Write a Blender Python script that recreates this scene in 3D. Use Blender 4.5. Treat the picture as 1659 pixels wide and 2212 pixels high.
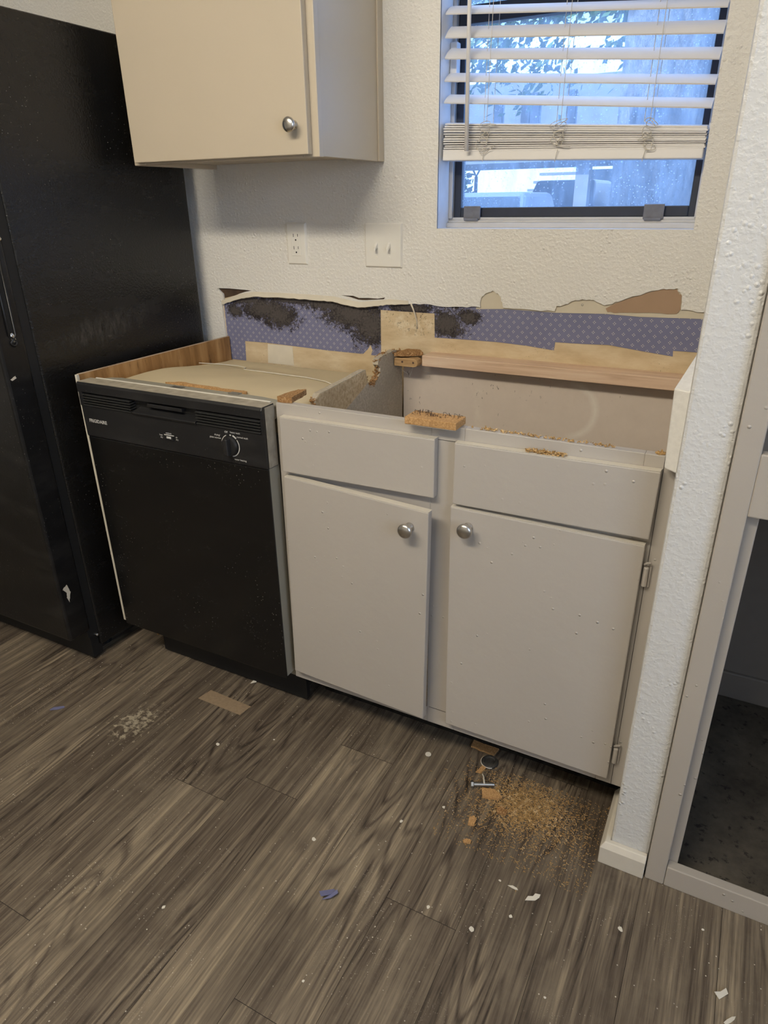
import bpy, bmesh, math, random
from mathutils import Vector, Matrix
from mathutils.geometry import tessellate_polygon

# ------------------------------------------------------------------ reset
for o in list(bpy.data.objects):
    bpy.data.objects.remove(o, do_unlink=True)
SC = bpy.context.scene
COL = SC.collection
PI = math.pi
random.seed(7)

# ------------------------------------------------------------------ camera
CAM_POS = (1.52437, -1.79242, 1.27283)
YAW, PITCH, ROLL, FPX = 0.488328, -0.426740, -0.013967, 1468.84
f = Vector((-math.sin(YAW) * math.cos(PITCH), math.cos(YAW) * math.cos(PITCH), math.sin(PITCH)))
r = Vector((math.cos(YAW), math.sin(YAW), 0))
u = r.cross(f)
r2 = r * math.cos(ROLL) + u * math.sin(ROLL)
u2 = -r * math.sin(ROLL) + u * math.cos(ROLL)
cd = bpy.data.cameras.new('camera')
cam = bpy.data.objects.new('camera', cd)
COL.objects.link(cam)
cam.matrix_world = Matrix(((r2.x, u2.x, -f.x, CAM_POS[0]), (r2.y, u2.y, -f.y, CAM_POS[1]),
                           (r2.z, u2.z, -f.z, CAM_POS[2]), (0, 0, 0, 1)))
cd.sensor_fit = 'VERTICAL'
cd.sensor_height = 36.0
cd.lens = FPX / 2212.0 * 36.0
cd.clip_start = 0.02
cd.clip_end = 200
SC.camera = cam

# ------------------------------------------------------------------ light, world, exposure
SC.view_settings.view_transform = 'Standard'
SC.view_settings.look = 'None'
SC.view_settings.gamma = 1.0
SC.view_settings.exposure = 0.0
SC.view_settings.use_curve_mapping = False

W = bpy.data.worlds.new('sky')
SC.world = W
W.use_nodes = True
wn = W.node_tree.nodes
wl = W.node_tree.links
wn.clear()
w_out = wn.new('ShaderNodeOutputWorld')
w_bg = wn.new('ShaderNodeBackground')
w_bg.inputs['Color'].default_value = (0.36, 0.58, 1.0, 1)
w_bg.inputs['Strength'].default_value = 4.2
wl.new(w_bg.outputs[0], w_out.inputs[0])


def area(name, loc, direction, sx, sy, power, color):
    l = bpy.data.lights.new(name, 'AREA')
    l.shape = 'RECTANGLE'
    l.size, l.size_y, l.energy, l.color = sx, sy, power, color
    o = bpy.data.objects.new(name, l)
    COL.objects.link(o)
    o.location = loc
    o.rotation_euler = Vector(direction).to_track_quat('-Z', 'Y').to_euler()
    return o


sun = bpy.data.lights.new('sun', 'SUN')
sun.energy = 11.0
sun.angle = 0.01
sun.color = (0.80, 0.91, 1.0)
suno = bpy.data.objects.new('sun', sun)
COL.objects.link(suno)
suno.rotation_euler = Vector((0.45, 0.75, -1.0)).to_track_quat('-Z', 'Y').to_euler()
# the wrap-around lens of the ceiling light shines down and, through its long side, towards the kitchen wall
area('ceiling_lamp_light', (0.63, -2.25, 2.375), (0, 0, -1), 1.46, 0.22, 22, (1.0, 0.90, 0.73))
area('ceiling_lamp_side_light', (0.63, -2.10, 2.385), (0, 1, -0.12), 1.46, 0.08, 18, (1.0, 0.90, 0.73))
area('side_fill_light', (3.04, -2.1, 1.45), (-1, 0, -0.05), 1.1, 1.0, 13, (0.84, 0.91, 1.0))  # fill lamp added outside an unseen side opening


# ------------------------------------------------------------------ node helpers
class G:
    def __init__(s, name):
        s.m = bpy.data.materials.new(name)
        s.m.use_nodes = True
        s.nt = s.m.node_tree
        s.nt.nodes.clear()
        s.out = s.nt.nodes.new('ShaderNodeOutputMaterial')
        s.b = s.nt.nodes.new('ShaderNodeBsdfPrincipled')
        s.nt.links.new(s.b.outputs[0], s.out.inputs[0])
        tc = s.nt.nodes.new('ShaderNodeTexCoord')
        s.obj = tc.outputs['Object']
        g = s.nt.nodes.new('ShaderNodeNewGeometry')
        s.pos = g.outputs['Position']

    def set(s, sock, v):
        if isinstance(v, bpy.types.NodeSocket):
            s.nt.links.new(v, sock)
        elif isinstance(v, (tuple, list)):
            n = len(sock.default_value)
            v = tuple(v) + (1.0,) * (n - len(v))
            sock.default_value = v
        else:
            sock.default_value = v

    def math(s, op, a, b=0.0, c=None, clamp=False):
        n = s.nt.nodes.new('ShaderNodeMath')
        n.operation = op
        n.use_clamp = clamp
        s.set(n.inputs[0], a)
        s.set(n.inputs[1], b)
        if c is not None:
            s.set(n.inputs[2], c)
        return n.outputs[0]

    def xyz(s, v):
        n = s.nt.nodes.new('ShaderNodeSeparateXYZ')
        s.set(n.inputs[0], v)
        return n.outputs

    def comb(s, x, y, z):
        n = s.nt.nodes.new('ShaderNodeCombineXYZ')
        for i, v in enumerate((x, y, z)):
            s.set(n.inputs[i], v)
        return n.outputs[0]

    def scale(s, v, sc):
        n = s.nt.nodes.new('ShaderNodeVectorMath')
        n.operation = 'MULTIPLY'
        s.set(n.inputs[0], v)
        n.inputs[1].default_value = sc
        return n.outputs[0]

    def noise(s, v, scale=5, detail=3, rough=0.5, dist=0.0):
        n = s.nt.nodes.new('ShaderNodeTexNoise')
        s.set(n.inputs['Vector'], v)
        n.inputs['Scale'].default_value = scale
        n.inputs['Detail'].default_value = detail
        n.inputs['Roughness'].default_value = rough
        n.inputs['Distortion'].default_value = dist
        return n.outputs[0]

    def voronoi(s, v, scale=5, rnd=1.0, out='Distance'):
        n = s.nt.nodes.new('ShaderNodeTexVoronoi')
        s.set(n.inputs['Vector'], v)
        n.inputs['Scale'].default_value = scale
        n.inputs['Randomness'].default_value = rnd
        return n.outputs[out]

    def ramp(s, v, stops, interp='LINEAR'):
        n = s.nt.nodes.new('ShaderNodeValToRGB')
        s.set(n.inputs[0], v)
        cr = n.color_ramp
        cr.interpolation = interp
        while len(cr.elements) < len(stops):
            cr.elements.new(0.5)
        for e, (p, c) in zip(cr.elements, stops):
            e.position = p
            e.color = (tuple(c) + (1,))[:4] if isinstance(c, (tuple, list)) else (c, c, c, 1)
        return n.outputs[0]

    def step(s, v, lo, hi):
        n = s.nt.nodes.new('ShaderNodeMapRange')
        n.clamp = True
        s.set(n.inputs[0], v)
        n.inputs[1].default_value = lo
        n.inputs[2].default_value = hi
        return n.outputs[0]

    def mix(s, fac, a, b):
        n = s.nt.nodes.new('ShaderNodeMix')
        n.data_type = 'RGBA'
        s.set(n.inputs[0], fac)
        s.set(n.inputs[6], a)
        s.set(n.inputs[7], b)
        return n.outputs[2]

    def attr(s, name):
        n = s.nt.nodes.new('ShaderNodeAttribute')
        n.attribute_name = name
        return n.outputs['Color']

    def bump(s, h, strength=0.3, dist=0.002):
        n = s.nt.nodes.new('ShaderNodeBump')
        n.inputs['Strength'].default_value = strength
        n.inputs['Distance'].default_value = dist
        s.set(n.inputs['Height'], h)
        s.nt.links.new(n.outputs[0], s.b.inputs['Normal'])

    def base(s, c, rough=0.5, metal=0.0, spec=0.5):
        s.set(s.b.inputs['Base Color'], c)
        s.set(s.b.inputs['Roughness'], rough)
        s.b.inputs['Metallic'].default_value = metal
        s.b.inputs['Specular IOR Level'].default_value = spec
        return s.m


def srgb(r_, g_, b_):
    f_ = lambda c: (c / 255 / 12.92) if c / 255 <= 0.04045 else ((c / 255 + 0.055) / 1.055) ** 2.4
    return (f_(r_), f_(g_), f_(b_))


def plain(name, c, rough=0.5, metal=0.0, var=0.08, scale=30, bump=0.0, bscale=200, spec=0.5):
    g = G(name)
    n = g.noise(g.obj, scale, 4)
    a = tuple(x * (1 - var) for x in c)
    b = tuple(min(1, x * (1 + var)) for x in c)
    g.base(g.mix(n, a, b), rough, metal, spec)
    if bump:
        g.bump(g.noise(g.obj, bscale, 3), bump, 0.001)
    return g.m


def wall_paint(name, c, rough=0.42, amount=0.75, big=0.6):
    g = G(name)
    n1 = g.noise(g.obj, 125, 3, 0.55)
    fine = g.step(n1, 0.42, 0.66)
    v = g.voronoi(g.obj, 85)
    blob = g.step(g.math('SUBTRACT', 0.34, v), 0.0, 0.3)
    gate = g.step(g.noise(g.obj, 14, 2), 0.5, 0.62)
    h = g.math('ADD', g.math('MULTIPLY', fine, 0.55), g.math('MULTIPLY', g.math('MULTIPLY', blob, gate), big * 1.8))
    tone = g.noise(g.obj, 3.5, 3)
    g.base(g.mix(tone, tuple(x * 0.95 for x in c), c), rough, 0, 0.5)
    g.bump(h, amount, 0.0022)
    return g.m


def cab_paint(name, c, rough=0.36, nubs=1.0):
    g = G(name)
    lump = g.noise(g.obj, 38, 4, 0.55)
    v = g.voronoi(g.obj, 42)
    nub = g.step(g.math('SUBTRACT', 0.13, v), 0.0, 0.09)
    nub = g.math('MULTIPLY', g.math('MULTIPLY', nub, nubs), g.step(g.noise(g.obj, 9, 2), 0.52, 0.58))
    h = g.math('ADD', g.math('MULTIPLY', lump, 0.5), g.math('MULTIPLY', nub, 0.9))
    tone = g.noise(g.obj, 5, 4)
    col = g.mix(tone, tuple(x * 0.94 for x in c), c)
    col = g.mix(g.math('MULTIPLY', nub, 0.22), col, (0.75, 0.72, 0.66))
    g.base(col, rough, 0, 0.45)
    g.bump(h, 0.7 if nubs > 0.5 else 0.35, 0.0030)
    return g.m


def specks(g, scale, thr, gate_lo=0.55, gate_scale=6):
    v = g.voronoi(g.obj, scale)
    s_ = g.step(g.math('SUBTRACT', thr, v), 0.0, thr * 0.5)
    return g.math('MULTIPLY', s_, g.step(g.noise(g.obj, gate_scale, 3), gate_lo, gate_lo + 0.12))


def black_appliance(name, c, rough, pebble, dirt):
    g = G(name)
    x_, y_, z_ = g.xyz(g.pos)
    sp = specks(g, 95, 0.13, 0.50)
    sp2 = specks(g, 210, 0.14, 0.56, 9)
    smear = g.step(g.noise(g.scale(g.obj, (2.0, 2.0, 7.0)), 3, 5, 0.65), 0.5, 0.85)
    m = g.math('MAXIMUM', sp, sp2)
    col = g.mix(g.math('MULTIPLY', smear, dirt), c, (0.06, 0.055, 0.05))
    col = g.mix(g.math('MULTIPLY', m, 0.42), col, (0.42, 0.39, 0.34))
    rr = g.math('ADD', rough, g.math('MULTIPLY', smear, 0.12))
    if name == 'black_textured_enamel':
        # scuffed patch level with the worktop, its reflected sheen painted in lighter grey
        ey = g.math('DIVIDE', g.math('ADD', y_, 0.44), 0.24)
        ez = g.math('DIVIDE', g.math('SUBTRACT', z_, g.math('ADD', 0.985, g.math('MULTIPLY', g.math('ADD', y_, 0.3), 0.14))), 0.05)
        dd = g.math('SUBTRACT', 1.0, g.math('SQRT', g.math('ADD', g.math('MULTIPLY', ey, ey), g.math('MULTIPLY', ez, ez))), clamp=True)
        sc_ = g.math('MULTIPLY', dd, g.step(g.noise(g.scale(g.obj, (1, 1, .35)), 60, 6, 0.8), 0.40, 0.75))
        col = g.mix(g.math('MULTIPLY', sc_, 0.9), col, (0.11, 0.105, 0.095))
    g.base(col, rr, 0, 0.5)
    if pebble:
        g.bump(g.noise(g.obj, 220, 2, 0.5), pebble, 0.0026)
    return g.m


M = {}
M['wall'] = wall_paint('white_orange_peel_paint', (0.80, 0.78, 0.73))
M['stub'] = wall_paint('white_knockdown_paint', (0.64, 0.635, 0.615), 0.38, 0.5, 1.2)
M['ceil'] = plain('ceiling_paint', (0.82, 0.80, 0.75), 0.8)
M['reveal'] = plain('reveal_paint', (0.78, 0.79, 0.80), 0.45, bump=0.2, bscale=120)
M['room'] = plain('room_wall_paint', (0.74, 0.70, 0.62), 0.6)
M['cab'] = cab_paint('taupe_cabinet_paint', srgb(180, 173, 164))
M['upcab'] = cab_paint('upper_cabinet_paint', srgb(199, 186, 164), 0.34, 0.12)
M['frame_taupe'] = cab_paint('pantry_paint', srgb(176, 168, 157))
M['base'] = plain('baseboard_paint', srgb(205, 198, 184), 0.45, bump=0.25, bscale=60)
M['closet'] = plain('closet_dark_grey', srgb(112, 106, 98), 0.7, bump=0.3, bscale=30)  # darker grey for the closet wall and baseboard
M['dust'] = plain('grey_dust_film', srgb(156, 147, 130), 0.9, var=0.5, scale=45)
M['crackdark'] = plain('crack_shade_brown', srgb(74, 58, 44), 0.95, var=0.5, scale=50)
M['patch'] = plain('dull_patch', srgb(142, 122, 97), 0.9, var=0.25, scale=120)
M['louver'] = plain('highlight_black_plastic', (0.03, 0.03, 0.029), 0.3)  # lighter than the panel plastic, paints the lit louver edges
M['white_block'] = plain('rough_white_paint', (0.74, 0.73, 0.70), 0.6, var=0.12, scale=120, bump=0.8, bscale=120)
M['fridge'] = black_appliance('black_textured_enamel', (0.0085, 0.0082, 0.008), 0.25, 0.45, 0.08)
M['fridge_smooth'] = black_appliance('black_door_enamel', (0.006, 0.006, 0.0065), 0.34, 0.1, 0.3)
M['dw'] = black_appliance('black_gloss_enamel', (0.005, 0.005, 0.0052), 0.22, 0.03, 0.08)
M['dwp'] = black_appliance('black_plastic', (0.011, 0.011, 0.012), 0.4, 0.05, 0.35)
M['black'] = plain('flat_black', (0.006, 0.006, 0.006), 0.6)
M['chip'] = plain('bare_primer', srgb(205, 196, 178), 0.7)
M['print'] = plain('printed_grey_white', (0.55, 0.54, 0.51), 0.6)
M['chrome'] = plain('polished_metal', (0.75, 0.75, 0.73), 0.15, 1.0)
M['nickel'] = plain('satin_nickel', (0.62, 0.60, 0.57), 0.27, 1.0, var=0.05)
M['steel'] = plain('dull_steel', (0.42, 0.40, 0.36), 0.42, 0.9)
M['plate'] = plain('ivory_plastic', (0.80, 0.775, 0.71), 0.35, var=0.02)
M['blind'] = plain('white_vinyl', (0.82, 0.80, 0.78), 0.42, var=0.02)
M['cord'] = plain('cord_ivory', (0.66, 0.62, 0.54), 0.8)
M['bronze'] = plain('dark_bronze_aluminium', (0.028, 0.035, 0.055), 0.35, 0.0, var=0.2)
M['alu'] = plain('mill_aluminium', (0.58, 0.57, 0.56), 0.42, 0.35)
M['clip'] = plain('grey_clip_plastic', (0.17, 0.175, 0.20), 0.25, var=0.3, scale=60)
M['rust'] = plain('rusty_staple', (0.10, 0.065, 0.05), 0.7, 0.4)
M['blue_chip'] = plain('blue_paint_flake', srgb(110, 112, 145), 0.6)
M['white_chip'] = plain('white_paint_flake', srgb(214, 208, 194), 0.7)
M['torn'] = plain('torn_paper', (0.68, 0.62, 0.50), 0.85, bump=0.4, bscale=200)
M['cream'] = plain('cream_plaster', (0.62, 0.56, 0.44), 0.8, var=0.07, bump=0.35, bscale=70)
M['brown'] = plain('brown_paper', srgb(168, 140, 114), 0.85, var=0.08, scale=25, bump=0.3, bscale=40)
M['spackle'] = plain('spackle_white', srgb(218, 210, 192), 0.85, bump=0.3, bscale=60)
M['duct'] = plain('grey_liner', srgb(150, 145, 130), 0.5, var=0.06)
M['cobweb'] = plain('cobweb_grey', (0.45, 0.42, 0.38), 0.9)


def tan_board():
    g = G('tan_drywall_paper')
    n = g.noise(g.scale(g.obj, (6, 1, 18)), 1.5, 5, 0.6)
    c = g.ramp(n, [(0.25, srgb(188, 164, 128)), (0.5, srgb(208, 188, 154)), (0.8, srgb(226, 212, 182))])
    sp = g.math('MULTIPLY', g.step(g.noise(g.obj, 170, 4, 0.7), 0.60, 0.68), g.step(g.noise(g.obj, 7, 3), 0.48, 0.66))
    xz = g.xyz(g.obj)
    # mildew specks around the bare square between the wallpaper pieces
    d = g.math('ADD', g.math('POWER', g.math('MULTIPLY', g.math('SUBTRACT', xz[0], 0.66), 10.0), 2.0),
               g.math('POWER', g.math('MULTIPLY', g.math('SUBTRACT', xz[2], 0.965), 22.0), 2.0))
    near = g.step(g.math('SUBTRACT', 1.3, d), 0.0, 0.8)
    sp3 = g.math('MULTIPLY', near, g.step(g.noise(g.obj, 110, 5, 0.75), 0.56, 0.66))
    wh = g.math('MULTIPLY', g.step(g.noise(g.obj, 26, 5, 0.7), 0.5, 0.62), near)
    c = g.mix(g.math('MULTIPLY', wh, 0.7), c, srgb(226, 214, 188))
    c = g.mix(g.math('MULTIPLY', g.math('MAXIMUM', sp, sp3), 0.8), c, (0.06, 0.045, 0.03))
    g.base(c, 0.85, 0, 0.2)
    g.bump(g.noise(g.obj, 90, 4), 0.25, 0.001)
    return g.m


M['tan'] = tan_board()


def wallpaper_mat():
    g = G('blue_sprig_wallpaper')
    x, y, z = g.xyz(g.obj)
    P = 0.0245
    a = g.math('DIVIDE', g.math('ADD', x, z), P)
    b = g.math('DIVIDE', g.math('SUBTRACT', x, z), P)
    fa = g.math('ABSOLUTE', g.math('SUBTRACT', g.math('FRACT', a), 0.5))
    fb = g.math('ABSOLUTE', g.math('SUBTRACT', g.math('FRACT', b), 0.5))
    d = 0.112
    dx = g.math('SUBTRACT', fa, d)
    dz = g.math('SUBTRACT', fb, d)
    dist = g.math('SQRT', g.math('ADD', g.math('MULTIPLY', dx, dx), g.math('MULTIPLY', dz, dz)))
    petal = g.step(g.math('SUBTRACT', 0.066, dist), 0.0, 0.025)
    hollow = g.step(g.math('SUBTRACT', 0.022, dist), 0.0, 0.015)
    petal = g.math('SUBTRACT', petal, g.math('MULTIPLY', hollow, 0.8), clamp=True)
    tone = g.noise(g.obj, 9, 4)
    blue = g.mix(tone, srgb(114, 116, 144), srgb(130, 132, 160))
    col = g.mix(g.math('MULTIPLY', petal, 0.95), blue, srgb(232, 224, 206))
    m = None
    blobs = [(.15, .972, .14, .050), (.205, .955, .10, .058), (.47, .972, .15, .060), (.535, .945, .10, .085),
             (.38, .995, .12, .028), (.08, .995, .12, .020), (.27, 1.002, .2, .014), (.775, .965, .085, .058),
             (.84, .985, .05, .03), (.03, .96, .05, .03), (.66, 1.0, .1, .018)]
    for cx, cz, rx, rz in blobs:
        ex = g.math('DIVIDE', g.math('SUBTRACT', x, cx), rx)
        ez = g.math('DIVIDE', g.math('SUBTRACT', z, cz), rz)
        dd = g.math('SUBTRACT', 1.0, g.math('SQRT', g.math('ADD', g.math('MULTIPLY', ex, ex), g.math('MULTIPLY', ez, ez))))
        m = dd if m is None else g.math('MAXIMUM', m, dd)
    n = g.noise(g.obj, 30, 6, 0.75)
    n2 = g.noise(g.obj, 150, 5, 0.8)
    s_ = g.math('ADD', g.math('ADD', m, g.math('MULTIPLY', g.math('SUBTRACT', n, 0.5), 1.7)),
                g.math('MULTIPLY', g.math('SUBTRACT', n2, 0.5), 2.0))
    mold = g.step(s_, 0.14, 0.42)
    dark = g.mix(g.step(n2, 0.54, 0.76), srgb(34, 29, 31), srgb(84, 72, 64))
    col = g.mix(mold, col, dark)
    grey = g.step(g.math('ADD', m, g.math('MULTIPLY', g.math('SUBTRACT', n2, 0.5), 2.4)), 0.3, 0.75)
    col = g.mix(g.math('MULTIPLY', grey, 0.4), col, srgb(118, 112, 108))
    g.base(col, 0.75, 0, 0.25)
    g.bump(g.noise(g.obj, 120, 3), 0.2, 0.001)
    return g.m


M['wallpaper'] = wallpaper_mat()


def particle(name, c1, c2, c3, scale=150, rough=0.9, bump=0.5):
    g = G(name)
    n = g.noise(g.obj, scale, 4, 0.7)
    n2 = g.noise(g.obj, 6, 3)
    c = g.ramp(n, [(0.3, c1), (0.52, c2), (0.72, c3)])
    c = g.mix(g.step(n2, 0.4, 0.9), c, tuple(0.75 * q for q in c2))
    g.base(c, rough, 0, 0.2)
    g.bump(n, bump, 0.0015)
    return g.m


M['pboard'] = particle('particleboard', srgb(162, 134, 98), srgb(202, 178, 140), srgb(224, 205, 168), 120, 0.9, 0.3)
M['pboard_torn'] = particle('torn_particleboard', srgb(88, 62, 38), srgb(168, 126, 82), srgb(226, 194, 146), 240, 0.95, 1.0)
M['mdf'] = particle('raw_board', srgb(146, 108, 68), srgb(192, 150, 100), srgb(222, 184, 134), 300, 0.95, 0.6)
M['sawdust'] = particle('sawdust', srgb(136, 106, 66), srgb(190, 154, 102), srgb(232, 210, 168), 90, 0.95, 0.2)
M['inside'] = particle('grey_stained_board', srgb(160, 148, 130), srgb(186, 174, 154), srgb(204, 192, 172), 160, 0.8, 0.12)


def back_panel_mat():
    g = G('taupe_backboard')
    x, y, z = g.xyz(g.pos)

    def ring(cx, cz, r0, w, sx=1.0):
        ex = g.math('MULTIPLY', g.math('SUBTRACT', x, cx), sx)
        ez = g.math('SUBTRACT', z, cz)
        d = g.math('SQRT', g.math('ADD', g.math('MULTIPLY', ex, ex), g.math('MULTIPLY', ez, ez)))
        k = g.step(g.math('SUBTRACT', w, g.math('ABSOLUTE', g.math('SUBTRACT', d, r0))), 0.0, w)
        return g.math('MULTIPLY', k, g.step(ex, -0.005, 0.03))
    n = g.noise(g.obj, 22, 5, 0.7)
    sm = g.math('MULTIPLY', ring(1.135, 0.765, 0.072, 0.013), g.math('ADD', 0.25, n))
    ex = g.math('ABSOLUTE', g.math('SUBTRACT', g.math('ADD', x, g.math('MULTIPLY', g.noise(g.obj, 7, 2), 0.06)), 0.915))
    st = g.math('MULTIPLY', g.step(g.math('SUBTRACT', 0.022, ex), 0.0, 0.02), g.step(n, 0.35, 0.7))
    st = g.math('MULTIPLY', st, g.step(g.math('SUBTRACT', 0.82, z), 0.0, 0.03))
    col = g.mix(n, srgb(206, 193, 180), srgb(220, 207, 194))
    col = g.mix(g.math('MULTIPLY', sm, 0.6), col, srgb(240, 236, 224))
    col = g.mix(g.math('MULTIPLY', st, 0.45), col, srgb(228, 220, 204))
    dk = g.math('MULTIPLY', g.step(g.noise(g.scale(g.obj, (1, 1, .5)), 130, 3), 0.68, 0.72), g.step(g.noise(g.obj, 4, 2), 0.5, 0.6))
    col = g.mix(g.math('MULTIPLY', dk, 0.7), col, srgb(70, 62, 54))
    g.base(col, 0.55, 0, 0.4)
    g.bump(g.noise(g.obj, 60, 3), 0.12, 0.001)
    return g.m


M['backpanel'] = back_panel_mat()


def wood(name, c1, c2, c3, vec, scale, rough=0.6, streak=None):
    g = G(name)
    v = g.scale(g.obj, vec)
    n = g.noise(v, scale, 5, 0.6, 0.4)
    c = g.ramp(n, [(0.3, c1), (0.5, c2), (0.72, c3)])
    if streak:
        n2 = g.noise(g.scale(g.obj, streak), 9, 4, 0.7)
        c = g.mix(g.math('MULTIPLY', g.step(n2, 0.60, 0.72), 0.75), c, tuple(0.22 * q for q in c1))
    g.base(c, rough, 0, 0.35)
    g.bump(n, 0.2, 0.001)
    return g.m


M['ply'] = wood('stained_plywood', srgb(120, 86, 50), srgb(158, 118, 72), srgb(186, 148, 100), (9, 9, 1.2), 3.0, 0.5, (7, 7, 1.4))
M['ply_edge'] = wood('plywood_edge', srgb(150, 122, 98), srgb(186, 164, 142), srgb(206, 190, 170), (1, 1, 20), 6, 0.8)
M['batten'] = wood('pine_batten', srgb(200, 168, 140), srgb(218, 188, 160), srgb(226, 202, 176), (1.2, 14, 22), 4, 0.6)
M['bracket'] = wood('tan_wood_scrap', srgb(156, 122, 84), srgb(184, 150, 106), srgb(204, 174, 130), (2, 14, 18), 4, 0.7)
M['dwtop'] = plain('tan_felt_cover', srgb(206, 189, 154), 0.8, var=0.08, scale=9, bump=0.15, bscale=120)


def floor_mat():
    g = G('grey_brown_vinyl_plank')
    at = g.xyz(g.attr('plank'))
    x, y, z = g.xyz(g.obj)
    vx = g.math('ADD', x, g.math('MULTIPLY', at[0], 17.0))
    vy = g.math('ADD', y, g.math('MULTIPLY', at[1], 11.0))
    wob = g.noise(g.comb(g.math('MULTIPLY', vx, 6.0), g.math('MULTIPLY', vy, 2.2), 1.0), 1.0, 3, 0.5)
    big = g.noise(g.comb(g.math('MULTIPLY', vx, 5.2), g.math('MULTIPLY', vy, 0.62), g.math('MULTIPLY', wob, 0.16)), 1.6, 1.5, 0.4)
    rings = g.math('FRACT', g.math('MULTIPLY', big, 24.0))
    rl = g.math('ABSOLUTE', g.math('SUBTRACT', rings, 0.5))
    line = g.step(rl, 0.26, 0.48)
    st = g.noise(g.comb(g.math('MULTIPLY', vx, 240.0), g.math('MULTIPLY', vy, 7.0), 0.0), 1.0, 4, 0.62)
    st2 = g.noise(g.comb(g.math('MULTIPLY', vx, 60.0), g.math('MULTIPLY', vy, 1.8), 3.0), 1.0, 5, 0.66)
    region = g.step(g.noise(g.comb(g.math('MULTIPLY', vx, 7.0), g.math('MULTIPLY', vy, 1.3), 5.0), 1.0, 2), 0.44, 0.66)
    ringamt = g.math('MULTIPLY', g.math('SUBTRACT', line, 0.3), g.math('MULTIPLY', region, 0.42))
    t = g.math('ADD', g.math('MULTIPLY', g.math('SUBTRACT', st, 0.5), 0.95), 0.5)
    t = g.math('ADD', t, g.math('MULTIPLY', g.math('SUBTRACT', st2, 0.5), 1.5))
    t = g.math('SUBTRACT', t, ringamt)
    t = g.math('ADD', t, g.math('MULTIPLY', g.math('SUBTRACT', at[2], 0.5), 0.28))
    col = g.ramp(t, [(0.08, srgb(52, 44, 37)), (0.38, srgb(92, 81, 69)), (0.64, srgb(119, 107, 91)), (0.95, srgb(158, 143, 119))])
    # dust and scuffs
    dn = g.noise(g.obj, 6.5, 8, 0.75)
    col = g.mix(g.math('MULTIPLY', g.step(dn, 0.5, 0.8), 0.34), col, srgb(150, 138, 118))
    dk = g.noise(g.scale(g.obj, (1.3, 1.0, 1)), 3.1, 4, 0.6)
    col = g.mix(g.math('MULTIPLY', g.step(dk, 0.48, 0.74), 0.5), col, srgb(62, 53, 45))
    sp = specks(g, 55, 0.085, 0.42, 5)
    sp2 = specks(g, 130, 0.12, 0.50, 7)
    sp3 = specks(g, 300, 0.15, 0.54, 6)
    m = g.math('MAXIMUM', sp, g.math('MAXIMUM', sp2, g.math('MULTIPLY', sp3, 0.7)))
    col = g.mix(g.math('MULTIPLY', m, 0.8), col, srgb(226, 218, 202))
    # patch of smeared white filler
    ex = g.math('MULTIPLY', g.math('SUBTRACT', x, 0.245), 9.0)
    ey = g.math('MULTIPLY', g.math('ADD', y, 0.835), 7.0)
    pd = g.math('SUBTRACT', 1.0, g.math('SQRT', g.math('ADD', g.math('MULTIPLY', ex, ex), g.math('MULTIPLY', ey, ey))))
    pm = g.step(g.math('ADD', pd, g.math('MULTIPLY', g.math('SUBTRACT', g.noise(g.obj, 60, 5, 0.7), 0.55), 3.2)), 0.5, 0.8)
    col = g.mix(g.math('MULTIPLY', g.math('MULTIPLY', pm, g.step(pd, 0, 0.4)), 0.55), col, srgb(196, 184, 158))
    g.base(col, g.math('ADD', 0.46, g.math('MULTIPLY', st, 0.12)), 0, 0.4)
    g.bump(g.math('ADD', t, m), 0.22, 0.0012)
    return g.m


M['floor'] = floor_mat()
M['subfloor'] = plain('dark_gap', (0.012, 0.010, 0.009), 0.9)


def concrete_mat():
    g = G('stained_concrete')
    n = g.noise(g.obj, 7, 6, 0.7)
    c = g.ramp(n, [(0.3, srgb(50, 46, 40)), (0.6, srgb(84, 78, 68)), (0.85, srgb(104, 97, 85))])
    sp = g.math('MULTIPLY', g.step(g.noise(g.obj, 42, 5, 0.7), 0.58, 0.64), 0.8)
    c = g.mix(sp, c, (0.012, 0.010, 0.009))
    g.base(c, 0.8, 0, 0.3)
    return g.m


M['concrete'] = concrete_mat()


def toe_mat():
    g = G('grimy_toe_board')
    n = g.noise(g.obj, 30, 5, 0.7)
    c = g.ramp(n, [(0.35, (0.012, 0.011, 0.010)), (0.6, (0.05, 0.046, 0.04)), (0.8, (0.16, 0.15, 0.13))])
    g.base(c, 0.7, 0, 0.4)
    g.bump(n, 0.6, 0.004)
    return g.m


M['toe'] = toe_mat()


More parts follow.
